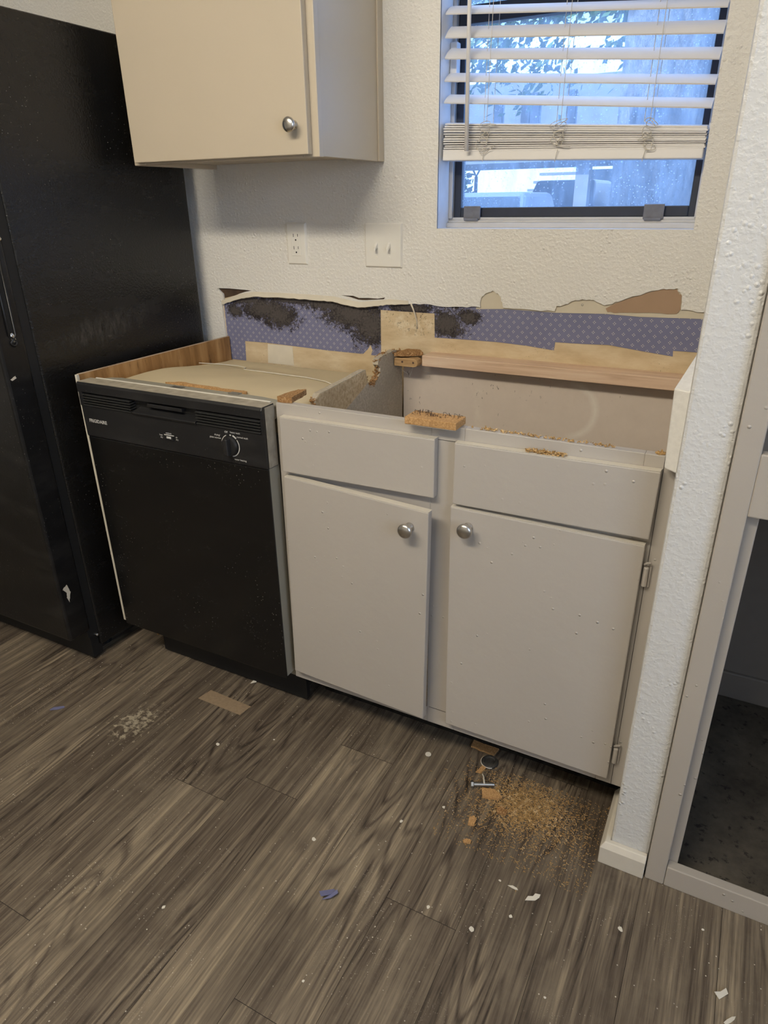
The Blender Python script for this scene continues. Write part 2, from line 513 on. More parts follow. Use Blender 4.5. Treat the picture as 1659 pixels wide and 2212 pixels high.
def glass_mat():
    g = G('dusty_window_glass')
    nt = g.nt
    tr = nt.nodes.new('ShaderNodeBsdfTransparent')
    tr.inputs[0].default_value = (0.80, 0.88, 0.98, 1)
    tl = nt.nodes.new('ShaderNodeBsdfTranslucent')
    tl.inputs[0].default_value = (0.62, 0.72, 0.86, 1)
    gl = nt.nodes.new('ShaderNodeBsdfGlossy')
    gl.inputs['Roughness'].default_value = 0.06
    mx = nt.nodes.new('ShaderNodeMixShader')
    streak = g.step(g.noise(g.scale(g.obj, (34, 1, 7)), 1.0, 5, 0.7), 0.45, 0.8)
    sp = g.math('MAXIMUM', specks(g, 120, 0.2, 0.42, 8), specks(g, 55, 0.14, 0.46, 5))
    fac = g.math('ADD', 0.17, g.math('MULTIPLY', streak, 0.2))
    fac = g.math('ADD', fac, g.math('MULTIPLY', sp, 0.65), clamp=True)
    nt.links.new(fac, mx.inputs[0])
    nt.links.new(tr.outputs[0], mx.inputs[1])
    nt.links.new(tl.outputs[0], mx.inputs[2])
    m2 = nt.nodes.new('ShaderNodeMixShader')
    m2.inputs[0].default_value = 0.04
    nt.links.new(mx.outputs[0], m2.inputs[1])
    nt.links.new(gl.outputs[0], m2.inputs[2])
    nt.links.new(m2.outputs[0], g.out.inputs[0])
    return g.m


M['glass'] = glass_mat()
def bark_mat():
    g = G('tree_bark')
    n = g.noise(g.scale(g.obj, (1, 1, .35)), 20, 6, 0.75)
    c = g.ramp(n, [(0.3, srgb(70, 64, 60)), (0.5, srgb(146, 137, 130)), (0.75, srgb(190, 182, 174))])
    n2 = g.step(g.noise(g.obj, 5, 3), 0.55, 0.66)
    g.base(g.mix(g.math('MULTIPLY', n2, 0.5), c, srgb(84, 78, 74)), 0.95)
    g.bump(n, 1.0, 0.04)
    return g.m


M['bark'] = bark_mat()
M['leaf'] = plain('tree_leaves', (0.10, 0.17, 0.06), 0.6, var=0.4, scale=3)
M['hedge'] = plain('hedge_leaves', (0.16, 0.24, 0.09), 0.7, var=0.4, scale=5)
M['stucco'] = plain('white_stucco', (0.82, 0.80, 0.76), 0.8)
M['siding'] = plain('weathered_siding', srgb(128, 122, 118), 0.85, var=0.35, scale=4)
M['siding_dark'] = plain('dark_post', (0.035, 0.035, 0.04), 0.8)
M['asphalt'] = plain('asphalt', (0.20, 0.20, 0.20), 0.9)
M['car_grey'] = plain('grey_car_paint', (0.16, 0.17, 0.19), 0.3)
M['car_dark'] = plain('dark_car_paint', (0.06, 0.065, 0.08), 0.3)
M['car_glass'] = plain('car_glass', (0.03, 0.035, 0.04), 0.1)
M['tyre'] = plain('tyre_rubber', (0.02, 0.02, 0.02), 0.9)
M['headlight'] = plain('lamp_lens', (0.8, 0.8, 0.8), 0.2)
le = G('lamp_diffuser')
le.base((0.9, 0.88, 0.82), 0.5)
le.b.inputs['Emission Color'].default_value = (1.0, 0.88, 0.7, 1)
le.b.inputs['Emission Strength'].default_value = 6.0
M['diffuser'] = le.m


# ------------------------------------------------------------------ geometry helpers
def B():
    return bmesh.new()


def hexa(bm, p):
    """eight corners: bottom 0-3 counter-clockwise, top 4-7 above them"""
    v = [bm.verts.new(q) for q in p]
    for ids in ((3, 2, 1, 0), (4, 5, 6, 7), (0, 1, 5, 4), (1, 2, 6, 5), (2, 3, 7, 6), (3, 0, 4, 7)):
        bm.faces.new([v[i] for i in ids])


def box(bm, x0, x1, y0, y1, z0, z1):
    hexa(bm, [(x0, y0, z0), (x1, y0, z0), (x1, y1, z0), (x0, y1, z0),
              (x0, y0, z1), (x1, y0, z1), (x1, y1, z1), (x0, y1, z1)])


def prism(bm, loops, axis, a0, a1):
    """2-D polygon (first loop outer, the others holes) extruded along an axis"""
    def P(q, a):
        return {0: (a, q[0], q[1]), 1: (q[0], a, q[1]), 2: (q[0], q[1], a)}[axis]
    flat = [q for lp in loops for q in lp]
    tris = tessellate_polygon([[Vector((q[0], q[1], 0)) for q in lp] for lp in loops])
    va = [bm.verts.new(P(q, a0)) for q in flat]
    vb = [bm.verts.new(P(q, a1)) for q in flat]
    for t in tris:
        try:
            bm.faces.new([va[i] for i in t])
            bm.faces.new([vb[i] for i in reversed(t)])
        except ValueError:
            pass
    k = 0
    for lp in loops:
        n = len(lp)
        for i in range(n):
            j = (i + 1) % n
            try:
                bm.faces.new((va[k + i], va[k + j], vb[k + j], vb[k + i]))
            except ValueError:
                pass
        k += n
    bmesh.ops.recalc_face_normals(bm, faces=bm.faces)


def tube(bm, pts, rad, seg=8, cap=True):
    pts = [Vector(p) for p in pts]
    rings = []
    up = None
    for i, p in enumerate(pts):
        t = (pts[min(i + 1, len(pts) - 1)] - pts[max(i - 1, 0)]).normalized()
        if up is None:
            up = Vector((0, 0, 1)) if abs(t.z) < 0.9 else Vector((1, 0, 0))
        a = t.cross(up)
        if a.length < 1e-5:
            a = t.orthogonal()
        a.normalize()
        b = a.cross(t).normalized()
        up = b
        rr = rad[i] if isinstance(rad, (list, tuple)) else rad
        rings.append([bm.verts.new(p + (a * math.cos(2 * PI * k / seg) + b * math.sin(2 * PI * k / seg)) * rr) for k in range(seg)])
    for i in range(len(rings) - 1):
        for k in range(seg):
            bm.faces.new((rings[i][k], rings[i][(k + 1) % seg], rings[i + 1][(k + 1) % seg], rings[i + 1][k]))
    if cap:
        bm.faces.new(list(reversed(rings[0])))
        bm.faces.new(rings[-1])


def lathe(bm, origin, axis, prof, seg=28):
    """profile of (radius, distance along axis)"""
    o = Vector(origin)
    t = Vector(axis).normalized()
    a = t.orthogonal().normalized()
    b = t.cross(a)
    rings = []
    for rr, h in prof:
        rings.append([bm.verts.new(o + t * h + (a * math.cos(2 * PI * k / seg) + b * math.sin(2 * PI * k / seg)) * max(rr, 1e-5)) for k in range(seg)])
    for i in range(len(rings) - 1):
        for k in range(seg):
            bm.faces.new((rings[i][k], rings[i][(k + 1) % seg], rings[i + 1][(k + 1) % seg], rings[i + 1][k]))
    bm.faces.new(list(reversed(rings[0])))
    bm.faces.new(rings[-1])
    bmesh.ops.recalc_face_normals(bm, faces=bm.faces)


def root_off(parent):
    o = Vector((0, 0, 0))
    while parent is not None:
        o += parent.location
        parent = parent.parent
    return o


def obj(name, bm, mat, parent=None, bevel=0.0, smooth=False, segs=2, base=False):
    me = bpy.data.meshes.new(name)
    loc = Vector((0, 0, 0))
    if parent is not None:
        bmesh.ops.translate(bm, verts=bm.verts, vec=-root_off(parent))
    elif base and len(bm.verts):
        xs = [v.co.x for v in bm.verts]
        ys = [v.co.y for v in bm.verts]
        zs = [v.co.z for v in bm.verts]
        loc = Vector(((min(xs) + max(xs)) / 2, (min(ys) + max(ys)) / 2, min(zs)))
        bmesh.ops.translate(bm, verts=bm.verts, vec=-loc)
    bm.normal_update()
    if smooth:
        for fc in bm.faces:
            fc.smooth = True
    bm.to_mesh(me)
    bm.free()
    o = bpy.data.objects.new(name, me)
    COL.objects.link(o)
    o.location = loc
    if mat is not None:
        me.materials.append(M[mat])
    if parent is not None:
        o.parent = parent
    if bevel:
        md = o.modifiers.new('bevel', 'BEVEL')
        md.width = bevel
        md.segments = segs
        md.limit_method = 'ANGLE'
        md.angle_limit = math.radians(35)
        md.harden_normals = False
    return o


def boxo(name, mat, parent, dims, bevel=0.0, **k):
    bm = B()
    box(bm, *dims)
    return obj(name, bm, mat, parent, bevel, **k)


def thing(name, label, cat, loc=(0, 0, 0), group=None):
    o = bpy.data.objects.new(name, None)
    o.empty_display_size = 0.05
    COL.objects.link(o)
    o.location = loc
    o['label'] = label
    o['category'] = cat
    if group:
        o['group'] = group
    return o


def tag(o, label, cat, group=None, kind=None):
    o['label'] = label
    o['category'] = cat
    if group:
        o['group'] = group
    if kind:
        o['kind'] = kind
    return o


def struct(o):
    o['kind'] = 'structure'
    return o


def lab(o, label):
    o['label'] = label
    return o


def text_bm(s, size, x, y, z, align='LEFT', bold=0.0):
    """upright lettering on a plane facing -y"""
    cu = bpy.data.curves.new('t', 'FONT')
    cu.body = s
    cu.size = size
    cu.align_x = align
    cu.offset = bold
    cu.extrude = 0.0001
    cu.resolution_u = 3
    t = bpy.data.objects.new('t', cu)
    COL.objects.link(t)
    bpy.context.view_layer.update()
    me = bpy.data.meshes.new_from_object(t.evaluated_get(bpy.context.evaluated_depsgraph_get()))
    bpy.data.objects.remove(t, do_unlink=True)
    bpy.data.curves.remove(cu)
    bm = B()
    bm.from_mesh(me)
    bpy.data.meshes.remove(me)
    bmesh.ops.transform(bm, matrix=Matrix.Translation((x, y, z)) @ Matrix.Rotation(PI / 2, 4, 'X'), verts=bm.verts)
    return bm


def jag(pts, amp, n=4, seed=1, closed=False):
    """roughen a polyline"""
    rnd = random.Random(seed)
    out = []
    m = len(pts)
    for i in range(m if closed else m - 1):
        a, b = pts[i], pts[(i + 1) % m]
        out.append(a)
        L = math.hypot(b[0] - a[0], b[1] - a[1])
        k = max(0, min(n, int(L / (amp * 2.5))))
        for j in range(1, k + 1):
            t = j / (k + 1)
            out.append((a[0] + (b[0] - a[0]) * t + rnd.uniform(-amp, amp) * 0.5, a[1] + (b[1] - a[1]) * t + rnd.uniform(-amp, amp)))
    if not closed:
        out.append(pts[-1])
    return out


# ================================================================== THE SETTING
# floor: staggered planks running towards the window wall, in one mesh
bm = B()
la = bm.loops.layers.float_color.new('plank')
rnd = random.Random(11)
PW = 0.150
known = {0.635: [-0.855], 1.085: [-0.975]}
k = -15
while True:
    x0 = 0.035 + PW * k
    if x0 > 3.0:
        break
    x1 = x0 + PW
    y = -3.6 - rnd.uniform(0, 0.9)
    if abs(x0 - 0.635) < 0.01:
        ends = [-3.6, -2.07, -0.855, 0.01]
    elif abs(x0 - 1.085) < 0.01:
        ends = [-3.6, -2.2, -0.978, 0.01]
    elif abs(x0 - 0.785) < 0.01:
        ends = [-3.6, -1.62, -0.655, 0.01]
    else:
        ends = [-3.6]
        y = -3.6 + rnd.uniform(0.2, 1.2)
        while y < 0.01:
            ends.append(y)
            y += 1.22
        ends.append(0.01)
    for a, b in zip(ends[:-1], ends[1:]):
        gx, gy = 0.0004, 0.0005
        vs = [bm.verts.new(p) for p in ((x0 + gx, a + gy, 0), (x1 - gx, a + gy, 0), (x1 - gx, b - gy, 0), (x0 + gx, b - gy, 0))]
        fc = bm.faces.new(vs)
        c = (rnd.random(), rnd.random(), rnd.random(), 1)
        for lp in fc.loops:
            lp[la] = c
    k += 1
FL = struct(obj('floor', bm, 'floor'))
bm = B()
box(bm, -2.3, 3.1, -3.65, 0.02, -0.06, -0.0015)
obj('subfloor', bm, 'subfloor', FL)
# a dull rectangular patch in the plank floor in front of the dishwasher
bm = B()
prism(bm, [[(0.339, -0.639), (0.486, -0.644), (0.480, -0.685), (0.330, -0.6835)]], 2, 0.0, 0.0012)
obj('floor_patch', bm, 'patch', FL)

struct(boxo('ceiling', 'ceil', None, (-2.3, 3.1, -3.65, 0.13, 2.44, 2.54)))
struct(boxo('wall_left', 'room', None, (-2.3, -2.2, -3.6, 0.0, 0.0, 2.44)))
struct(boxo('wall_front', 'room', None, (-2.2, 3.0, -3.65, -3.6, 0.0, 2.44)))
bm = B()
prism(bm, [[(-3.6, 0), (0.0, 0), (0.0, 2.44), (-3.6, 2.44)], [(-2.7, 0.9), (-1.5, 0.9), (-1.5, 2.0), (-2.7, 2.0)]], 0, 3.0, 3.06)
struct(obj('wall_right', bm, 'room'))
bm = B()
for y0, y1, z0, z1 in ((-2.7, -2.65, .9, 2.0), (-1.55, -1.5, .9, 2.0), (-2.65, -1.55, .9, .95), (-2.65, -1.55, 1.95, 2.0), (-2.12, -2.08, .95, 1.95)):
    box(bm, 3.005, 3.03, y0, y1, z0, z1)
struct(obj('added_window', bm, 'alu'))  # unseen window added in this wall for the side fill lamp

# back wall ---------------------------------------------------------
WX0, WX1, WZ0, WZ1 = 0.742, 1.372, 1.209, 2.06
bm = B()
prism(bm, [[(-2.3, 0), (3.1, 0), (3.1, 2.44), (-2.3, 2.44)],
           [(WX0 - .006, WZ0 - .006), (WX1 + .006, WZ0 - .006), (WX1 + .006, WZ1 + .006), (WX0 - .006, WZ1 + .006)]], 1, 0.0062, 0.13)
WB = struct(obj('wall_back', bm, 'tan'))
edge_a = [(-0.0143, 0.70), (-0.0143, 0.888), (-0.0163, 0.9394), (-0.0162, 0.9831), (0.061, 1.0048), (0.1198, 1.014), (0.2367, 1.0148), (0.3534, 1.0137),
          (0.4147, 1.0123), (0.4644, 1.0044), (0.5036, 1.0001), (0.5615, 1.0071), (0.5992, 1.013), (0.6772, 1.0138), (0.7413, 1.0115), (0.8231, 1.0128),
          (0.8733, 1.0135), (0.8718, 1.0239), (0.8747, 1.0383), (0.887, 1.0506), (0.9045, 1.0583), (0.9202, 1.052), (0.9283, 1.043), (0.9325, 1.0315),
          (0.9375, 1.0163), (1.0025, 1.0155), (1.075, 1.0148), (1.0771, 1.0272), (1.0924, 1.0302), (1.1103, 1.0378), (1.1234, 1.0451), (1.1461, 1.0462),
          (1.1686, 1.0472), (1.1967, 1.0354), (1.2306, 1.0458), (1.2914, 1.0699), (1.3273, 1.0798), (1.3574, 1.0818), (1.3605, 1.0749), (1.3713, 1.065),
          (1.3727, 1.0485), (1.373, 1.0338), (1.4215, 1.031), (1.464, 1.030)]
outer = jag(edge_a, 0.0022, 3, 3) + [(1.464, 0.0), (3.0, 0.0), (3.0, 2.44), (-2.2, 2.44), (-2.2, 0.0), (-0.0143, 0.0)]
crack1 = [(-0.0278, 1.0279), (0.023, 1.0286), (0.1097, 1.0259), (0.0862, 1.0214), (0.0623, 1.0151), (-0.0064, 0.9895), (-0.0075, 1.0107), (-0.0226, 1.0223)]
crack2 = [(0.4355, 1.0261), (0.48, 1.0264), (0.4994, 1.0212), (0.5284, 1.0225), (0.5618, 1.022), (0.5854, 1.0263), (0.5806, 1.0209), (0.5138, 1.0153), (0.4943, 1.0156), (0.4651, 1.0225)]
win = [(WX0, WZ0), (WX1, WZ0), (WX1, WZ1), (WX0, WZ1)]
bm = B()
prism(bm, [outer, win, crack1, crack2], 1, 0.0, 0.006)
lab(obj('plaster_coat', bm, 'wall', WB), 'white orange-peel paint coat with a ragged lower edge')
bm = B()
t = 0.006
for x0, x1, z0, z1 in ((WX0 - t, WX0, WZ0 - t, WZ1 + t), (WX1, WX1 + t, WZ0 - t, WZ1 + t), (WX0, WX1, WZ0 - t, WZ0), (WX0, WX1, WZ1, WZ1 + t)):
    box(bm, x0, x1, 0.003, 0.125, z0, z1)
obj('window_reveal', bm, 'reveal', WB)
# lip of the paint coat curling away above the torn strip
lipu = [(-0.016, 0.990), (0.061, 1.014), (0.12, 1.023), (0.2367, 1.024), (0.3534, 1.0235), (0.4147, 1.022), (0.4644, 1.014), (0.5036, 1.010), (0.5615, 1.017), (0.5992, 1.0225), (0.66, 1.021)]
lipl = [(-0.0168, 0.978), (0.061, 1.000), (0.1198, 1.0095), (0.2367, 1.0105), (0.3534, 1.0095), (0.4147, 1.008), (0.4644, 1.000), (0.5036, 0.9955), (0.5615, 1.0025), (0.5992, 1.009), (0.66, 1.0115)]
bm = B()
rows = []
n = 60
for i in range(n + 1):
    s_ = i / n * (len(lipu) - 1)
    j = min(int(s_), len(lipu) - 2)
    q = s_ - j
    pu = (lipu[j][0] * (1 - q) + lipu[j + 1][0] * q, lipu[j][1] * (1 - q) + lipu[j + 1][1] * q)
    pl_ = (lipl[j][0] * (1 - q) + lipl[j + 1][0] * q, lipl[j][1] * (1 - q) + lipl[j + 1][1] * q + random.uniform(-.0012, .0012))
    ed = min(1, 0.25 + 4 * min(i / n, 1 - i / n))
    rows.append([bm.verts.new(p) for p in ((pu[0], -0.0006, pu[1]), ((pu[0] + pl_[0]) / 2, -0.004 * ed, (pu[1] + pl_[1]) / 2), (pl_[0], -0.0095 * ed, pl_[1]),
                                           (pl_[0], -0.0075 * ed, pl_[1] - .0012), ((pu[0] + pl_[0]) / 2, 0.001, (pu[1] + pl_[1]) / 2 - .001))])
for a, b in zip(rows[:-1], rows[1:]):
    for i in range(4):
        bm.faces.new((a[i], a[i + 1], b[i + 1], b[i]))
lab(obj('peeling_lip', bm, 'torn', WB, smooth=False), 'torn lip of plaster paper curling off the wall')


def sheet(name, pts, y, mat, label, amp=0.0, seed=2, th=0.0009):
    bm_ = B()
    prism(bm_, [jag(pts, amp, 3, seed, True) if amp else pts], 1, y, y + th)
    return lab(obj(name, bm_, mat, WB), label)


sheet('cream_layer', [(0.86, 1.008), (0.9375, 1.0125), (1.0775, 1.0105), (1.2033, 1.0145), (1.2823, 1.012), (1.470, 1.0165), (1.470, 1.034), (1.385, 1.045), (1.385, 1.092),
                      (1.30, 1.085), (1.19, 1.055), (1.07, 1.040), (0.95, 1.035), (0.93, 1.065), (0.88, 1.06), (0.862, 1.03)], 0.0042, 'cream', 'cream plaster skim showing where paint flaked off')
sheet('brown_paper_patch', [(1.1999, 1.0277), (1.2308, 1.0445), (1.2916, 1.0687), (1.3275, 1.0785), (1.3565, 1.0801), (1.3599, 1.0736), (1.3693, 1.0649), (1.3718, 1.0337),
                            (1.3644, 1.024), (1.2896, 1.0225), (1.2339, 1.0198), (1.2053, 1.0192)], 0.0026, 'brown', 'bare brown paper where plaster broke away', 0.0015, 5)
wp1 = [(-0.012, 0.80), (0.0569, 0.80), (0.0600, 0.8644), (0.1516, 0.8653), (0.2533, 0.8625), (0.383, 0.8591), (0.505, 0.8585), (0.520, 0.872), (0.532, 0.888), (0.538, 0.872),
       (0.533, 0.8575), (0.5668, 0.8566), (0.5671, 0.9905), (0.6521, 0.9899), (0.7377, 0.9898), (0.7397, 0.9238), (0.8244, 0.9248), (0.9259, 0.9248), (1.0081, 0.9212), (1.0804, 0.9148),
       (1.0818, 0.9363), (1.1521, 0.9369), (1.2162, 0.9394), (1.2884, 0.9314), (1.371, 0.9233), (1.3697, 0.937), (1.470, 0.9377), (1.470, 1.0185), (1.2823, 1.0138), (1.2033, 1.0173),
       (1.0775, 1.0131), (0.9375, 1.0158), (0.86, 1.016), (0.75, 1.018), (0.62, 1.016), (0.50, 1.004), (0.40, 1.016), (0.12, 1.018), (0.05, 1.006), (-0.012, 0.988)]
sheet('wallpaper', wp1, 0.0052, 'wallpaper', 'blue sprigged wallpaper strip blotched with black mold')
sheet('crack_shade', [(-0.03, 0.992), (0.05, 1.010), (0.115, 1.022), (0.115, 1.032), (-0.032, 1.033)], 0.0056, 'crackdark', 'dark sheet painting the shade behind the split paint')  # dark sheets paint the shaded depth of both cracks
sheet('crack_shade', [(0.43, 1.013), (0.59, 1.018), (0.59, 1.030), (0.43, 1.030)], 0.0046, 'crackdark', 'dark sheet painting the shade behind the second split')
sheet('filler_patch', [(0.1516, 0.862), (0.2479, 0.8605), (0.2493, 0.80), (0.1466, 0.80)], 0.0053, 'spackle', 'white filler patch')
bm = B()
tube(bm, [(0.668, -0.002, 1.014), (0.676, -0.004, 1.0), (0.681, -0.002, 0.985), (0.684, 0.004, 0.965), (0.6845, 0.0055, 0.945)], [.0028, .0022, .002, .0018, .0025], 6)
lab(obj('plaster_drip', bm, 'torn', WB, smooth=True), 'thin white strand hanging over the wallpaper')
bm = B()
lathe(bm, (1.142, 0.0042, 1.0335), (0, -1, 0), [(0.0032, -0.002), (0.0032, 0.0004), (0.002, 0.0005), (0.0012, -0.0015)], 12)
obj('screw_hole', bm, 'steel', WB)

# stub wall between the cabinets and the pantry ----------------------
SX0, SX1, SY = 1.462, 1.537, -0.685
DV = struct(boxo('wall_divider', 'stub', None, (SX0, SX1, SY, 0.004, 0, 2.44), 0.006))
bm = B()
bh, bt = 0.056, 0.018
pts = [(0, 0), (bt, 0), (bt, bh - .012), (bt - .008, bh), (0, bh)]
# mitred profile wrapped round the left face and the front of the stub
rows = []
for path in ((-0.545, 'side'), ('corner', None), ('end', None)):
    row = []
    for d, h in pts:
        if path[1] == 'side':
            row.append(bm.verts.new((SX0 - d, -0.535, h)))
        elif path[0] == 'corner':
            row.append(bm.verts.new((SX0 - d, SY - d, h)))
        else:
            row.append(bm.verts.new((SX1 - .002, SY - d, h)))
    rows.append(row)
for a, b in zip(rows[:-1], rows[1:]):
    for i in range(5):
        bm.faces.new((a[i], a[(i + 1) % 5], b[(i + 1) % 5], b[i]))
bm.faces.new(rows[0])
bm.faces.new(list(reversed(rows[-1])))
bmesh.ops.recalc_face_normals(bm, faces=bm.faces)
struct(obj('baseboard_divider', bm, 'base', None, 0.002))
# built-out plaster pad where the worktop used to meet the stub
bm = B()
hexa(bm, [(1.440, -0.632, 0.862), (1.4615, -0.640, 0.858), (1.4615, -0.2, 0.877), (1.449, -0.2, 0.877),
          (1.435, -0.630, 0.997), (1.4615, -0.640, 0.997), (1.4615, -0.2, 1.05), (1.4600, -0.48, 1.045)])
lab(obj('plaster_pad', bm, 'white_block', DV, 0.0025), 'white plaster pad left where the worktop met the wall')

# closet beyond the stub ---------------------------------------------
bm = B()
box(bm, 1.575, 2.6, -0.66, 0.0, 0.0005, 0.003)
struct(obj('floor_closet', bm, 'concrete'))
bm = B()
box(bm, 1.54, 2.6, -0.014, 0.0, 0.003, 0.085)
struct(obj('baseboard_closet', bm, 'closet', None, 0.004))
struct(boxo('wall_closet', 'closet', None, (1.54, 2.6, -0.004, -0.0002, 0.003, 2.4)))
PT = thing('pantry_cabinet', 'doorless taupe built-in pantry frame right of the white stub wall', 'cabinet', (2.0, -0.69, 0))
PF0, PF1 = -0.697, -0.676
boxo('stile', 'frame_taupe', PT, (1.5375, 1.574, PF0, PF1, 0.0, 2.4), 0.0025)
boxo('stile', 'frame_taupe', PT, (2.52, 2.57, PF0, PF1, 0.0, 2.4), 0.0025)
lab(boxo('bottom_rail', 'frame_taupe', PT, (1.5745, 2.52, PF0, PF1, 0.0, 0.052), 0.002), 'low taupe rail resting on the floor')
boxo('middle_rail', 'frame_taupe', PT, (1.5735, 2.52, PF0, PF1, 0.826, 0.928), 0.0025)
boxo('shelf', 'frame_taupe', PT, (1.5375, 2.55, PF1, -0.03, 0.90, 0.918))
bm = B()
box(bm, 1.5375, 1.592, PF1, PF1 + 0.018, 0.0, 0.83)
box(bm, 1.5375, 1.5565, PF1 + .018, -0.02, 0.004, 0.90)
lab(obj('side_panel', bm, 'frame_taupe', PT, 0.002), 'worn inner jamb board')
boxo('side_panel', 'siding', PT, (1.5375, 1.5565, PF1, -0.02, 0.918, 2.4))
boxo('side_panel', 'frame_taupe', PT, (2.55, 2.57, PF1, -0.02, 0.004, 2.4))
boxo('top_panel', 'frame_taupe', PT, (1.5565, 2.55, PF1, -0.02, 2.38, 2.4))

# window --------------------------------------------------------------
bm = B()
y0, y1 = 0.088, 0.122
box(bm, WX0, WX0 + .010, y0 - .01, y1, WZ0 + .022, WZ1)
box(bm, WX1 - .010, WX1, y0 - .01, y1, WZ0 + .022, WZ1)
box(bm, WX0, WX1, y0, y1, WZ1 - .02, WZ1)
WN = struct(obj('window_1', bm, 'alu', None, 0.0015))
bm = B()
box(bm, WX0 + .010, WX0 + .030, y0 + .004, y1 - .004, 1.232, WZ1 - .02)
box(bm, WX1 - .026, WX1 - .010, y0 + .004, y1 - .004, 1.232, WZ1 - .02)
box(bm, WX0 + .030, WX1 - .026, y0 + .004, y1 - .004, 1.234, 1.258)
box(bm, WX0 + .030, WX1 - .026, y0 - .004, y1 - .004, 1.668, 1.706)
lab(obj('sash_frame', bm, 'bronze', WN, 0.002), 'dark bronze sash frame')
bm = B()
box(bm, WX0, WX1, 0.066, y1, WZ0, WZ0 + .012)
box(bm, WX0, WX1, 0.078, y1, WZ0 + .012, WZ0 + .018)
box(bm, WX0, WX1, 0.084, y1, WZ0 + .018, WZ0 + .025)
lab(obj('sill_track', bm, 'alu', WN, 0.001), 'pale aluminium sill track')
boxo('pane', 'glass', WN, (WX0 + .028, WX1 - .024, 0.104, 0.107, 1.256, 1.67))
boxo('pane', 'glass', WN, (WX0 + .028, WX1 - .024, 0.112, 0.115, 1.700, WZ1 - .02))
for x0 in (0.785, 1.247):
    bm = B()
    box(bm, x0, x0 + .047, 0.080, 0.086, 1.229, 1.262)
    box(bm, x0 + .004, x0 + .043, 0.072, 0.080, 1.226, 1.232)
    obj('sash_clip', bm, 'clip', WN, 0.0015)
bm = B()
box(bm, WX0 + .0005, WX0 + .019, 0.062, 0.088, 1.548, 1.632)
lab(obj('latch_block', bm, 'reveal', WN, 0.003), 'white block on the left jamb')

# ================================================================== WALL FITTINGS
# duplex outlet
ox, oz = 0.2604, 1.1077
OT = thing('wall_outlet', 'ivory duplex outlet plate on the wall below the upper cabinet', 'outlet', (ox + .035, 0, oz))
bm = B()
hexa(bm, [(ox, -.0005, oz), (ox + .07, -.0005, oz), (ox + .07, 0.0002, oz), (ox, 0.0002, oz)] and
     [(ox + .004, -.0065, oz + .004), (ox + .066, -.0065, oz + .004), (ox + .07, 0, oz), (ox, 0, oz),
      (ox + .004, -.0065, oz + .113), (ox + .066, -.0065, oz + .113), (ox + .07, 0, oz + .117), (ox, 0, oz + .117)])
obj('cover_plate', bm, 'plate', OT, 0.001)
rc = boxo('receptacle', 'plate', OT, (ox + .0185, ox + .0515, -.0085, -.0066, oz + .025, oz + .092), 0.0008)
for zc in (oz + .078, oz + .044):
    bm = B()
    box(bm, ox + .0265, ox + .0282, -.0088, -.0086, zc - .001, zc + .008)
    box(bm, ox + .0415, ox + .0432, -.0088, -.0086, zc, zc + .0075)
    lathe(bm, (ox + .035, -.0086, zc - .009), (0, -1, 0), [(.0024, 0), (.0024, .0003)], 12)
    lab(obj('socket_slots', bm, 'black', rc), 'dark plug slots')
for zc in (oz + .106, oz + .011):
    bm = B()
    lathe(bm, (ox + .035, -.0064, zc), (0, -1, 0), [(.0026, 0), (.0024, .0007), (.001, .0008)], 12)
    obj('screw', bm, 'plate', OT)
# double switch
sx, sz = 0.525, 1.1066
SW = thing('light_switch', 'ivory double toggle switch plate on the wall left of the window', 'light switch', (sx + .0585, 0, sz))
bm = B()
hexa(bm, [(sx + .004, -.0065, sz + .004), (sx + .113, -.0065, sz + .004), (sx + .117, 0, sz), (sx, 0, sz),
          (sx + .004, -.0065, sz + .113), (sx + .113, -.0065, sz + .113), (sx + .117, 0, sz + .117), (sx, 0, sz + .117)])
obj('cover_plate', bm, 'plate', SW, 0.001)
for cx in (sx + .0385, sx + .0785):
    zc = sz + .0585
    bm = B()
    box(bm, cx - .0048, cx + .0048, -.0069, -.0066, zc - .012, zc + .012)
    fr = obj('toggle_slot', bm, 'plate', SW)
    bm = B()
    hexa(bm, [(cx - .0035, -.021, zc - .014), (cx + .0035, -.021, zc - .014), (cx + .0042, -.0066, zc - .004), (cx - .0042, -.0066, zc - .004),
              (cx - .0035, -.020, zc - .007), (cx + .0035, -.020, zc - .007), (cx + .0042, -.0066, zc + .008), (cx - .0042, -.0066, zc + .008)])
    obj('toggle', bm, 'plate', SW, 0.0008)
    for dz in (-.030, .030):
        bm = B()
        lathe(bm, (cx, -.0064, zc + dz), (0, -1, 0), [(.0026, 0), (.0024, .0007), (.001, .0008)], 12)
        obj('screw', bm, 'plate', SW)

# ================================================================== UPPER CABINET
UX0, UX1, UZ, UY = 0.006, 0.585, 1.370, -0.312
UC = thing('wall_cabinet', 'taupe painted upper cabinet mounted left of the window', 'cabinet', (0.295, -0.15, UZ))
bm = B()
box(bm, UX0, UX0 + .016, UY + .019, -0.0005, UZ, 2.2)
box(bm, UX1 - .018, UX1 - .002, UY + .019, -0.0005, UZ + .002, 2.2)
box(bm, UX0 + .016, UX1 - .018, UY + .019, -0.0005, UZ + .012, UZ + .028)
box(bm, UX0 + .016, UX1 - .018, UY + .019, -0.0005, 2.18, 2.2)
obj('body', bm, 'upcab', UC, 0.001)
bm = B()
box(bm, UX0, UX0 + .04, UY, UY + .019, UZ, 2.2)
box(bm, UX1 - .045, UX1, UY, UY + .019, UZ, 2.2)
box(bm, UX0 + .04, UX1 - .045, UY, UY + .019, UZ + .001, UZ + .045)
box(bm, UX0 + .04, UX1 - .045, UY, UY + .019, 2.15, 2.2)
obj('face_frame', bm, 'upcab', UC, 0.002)
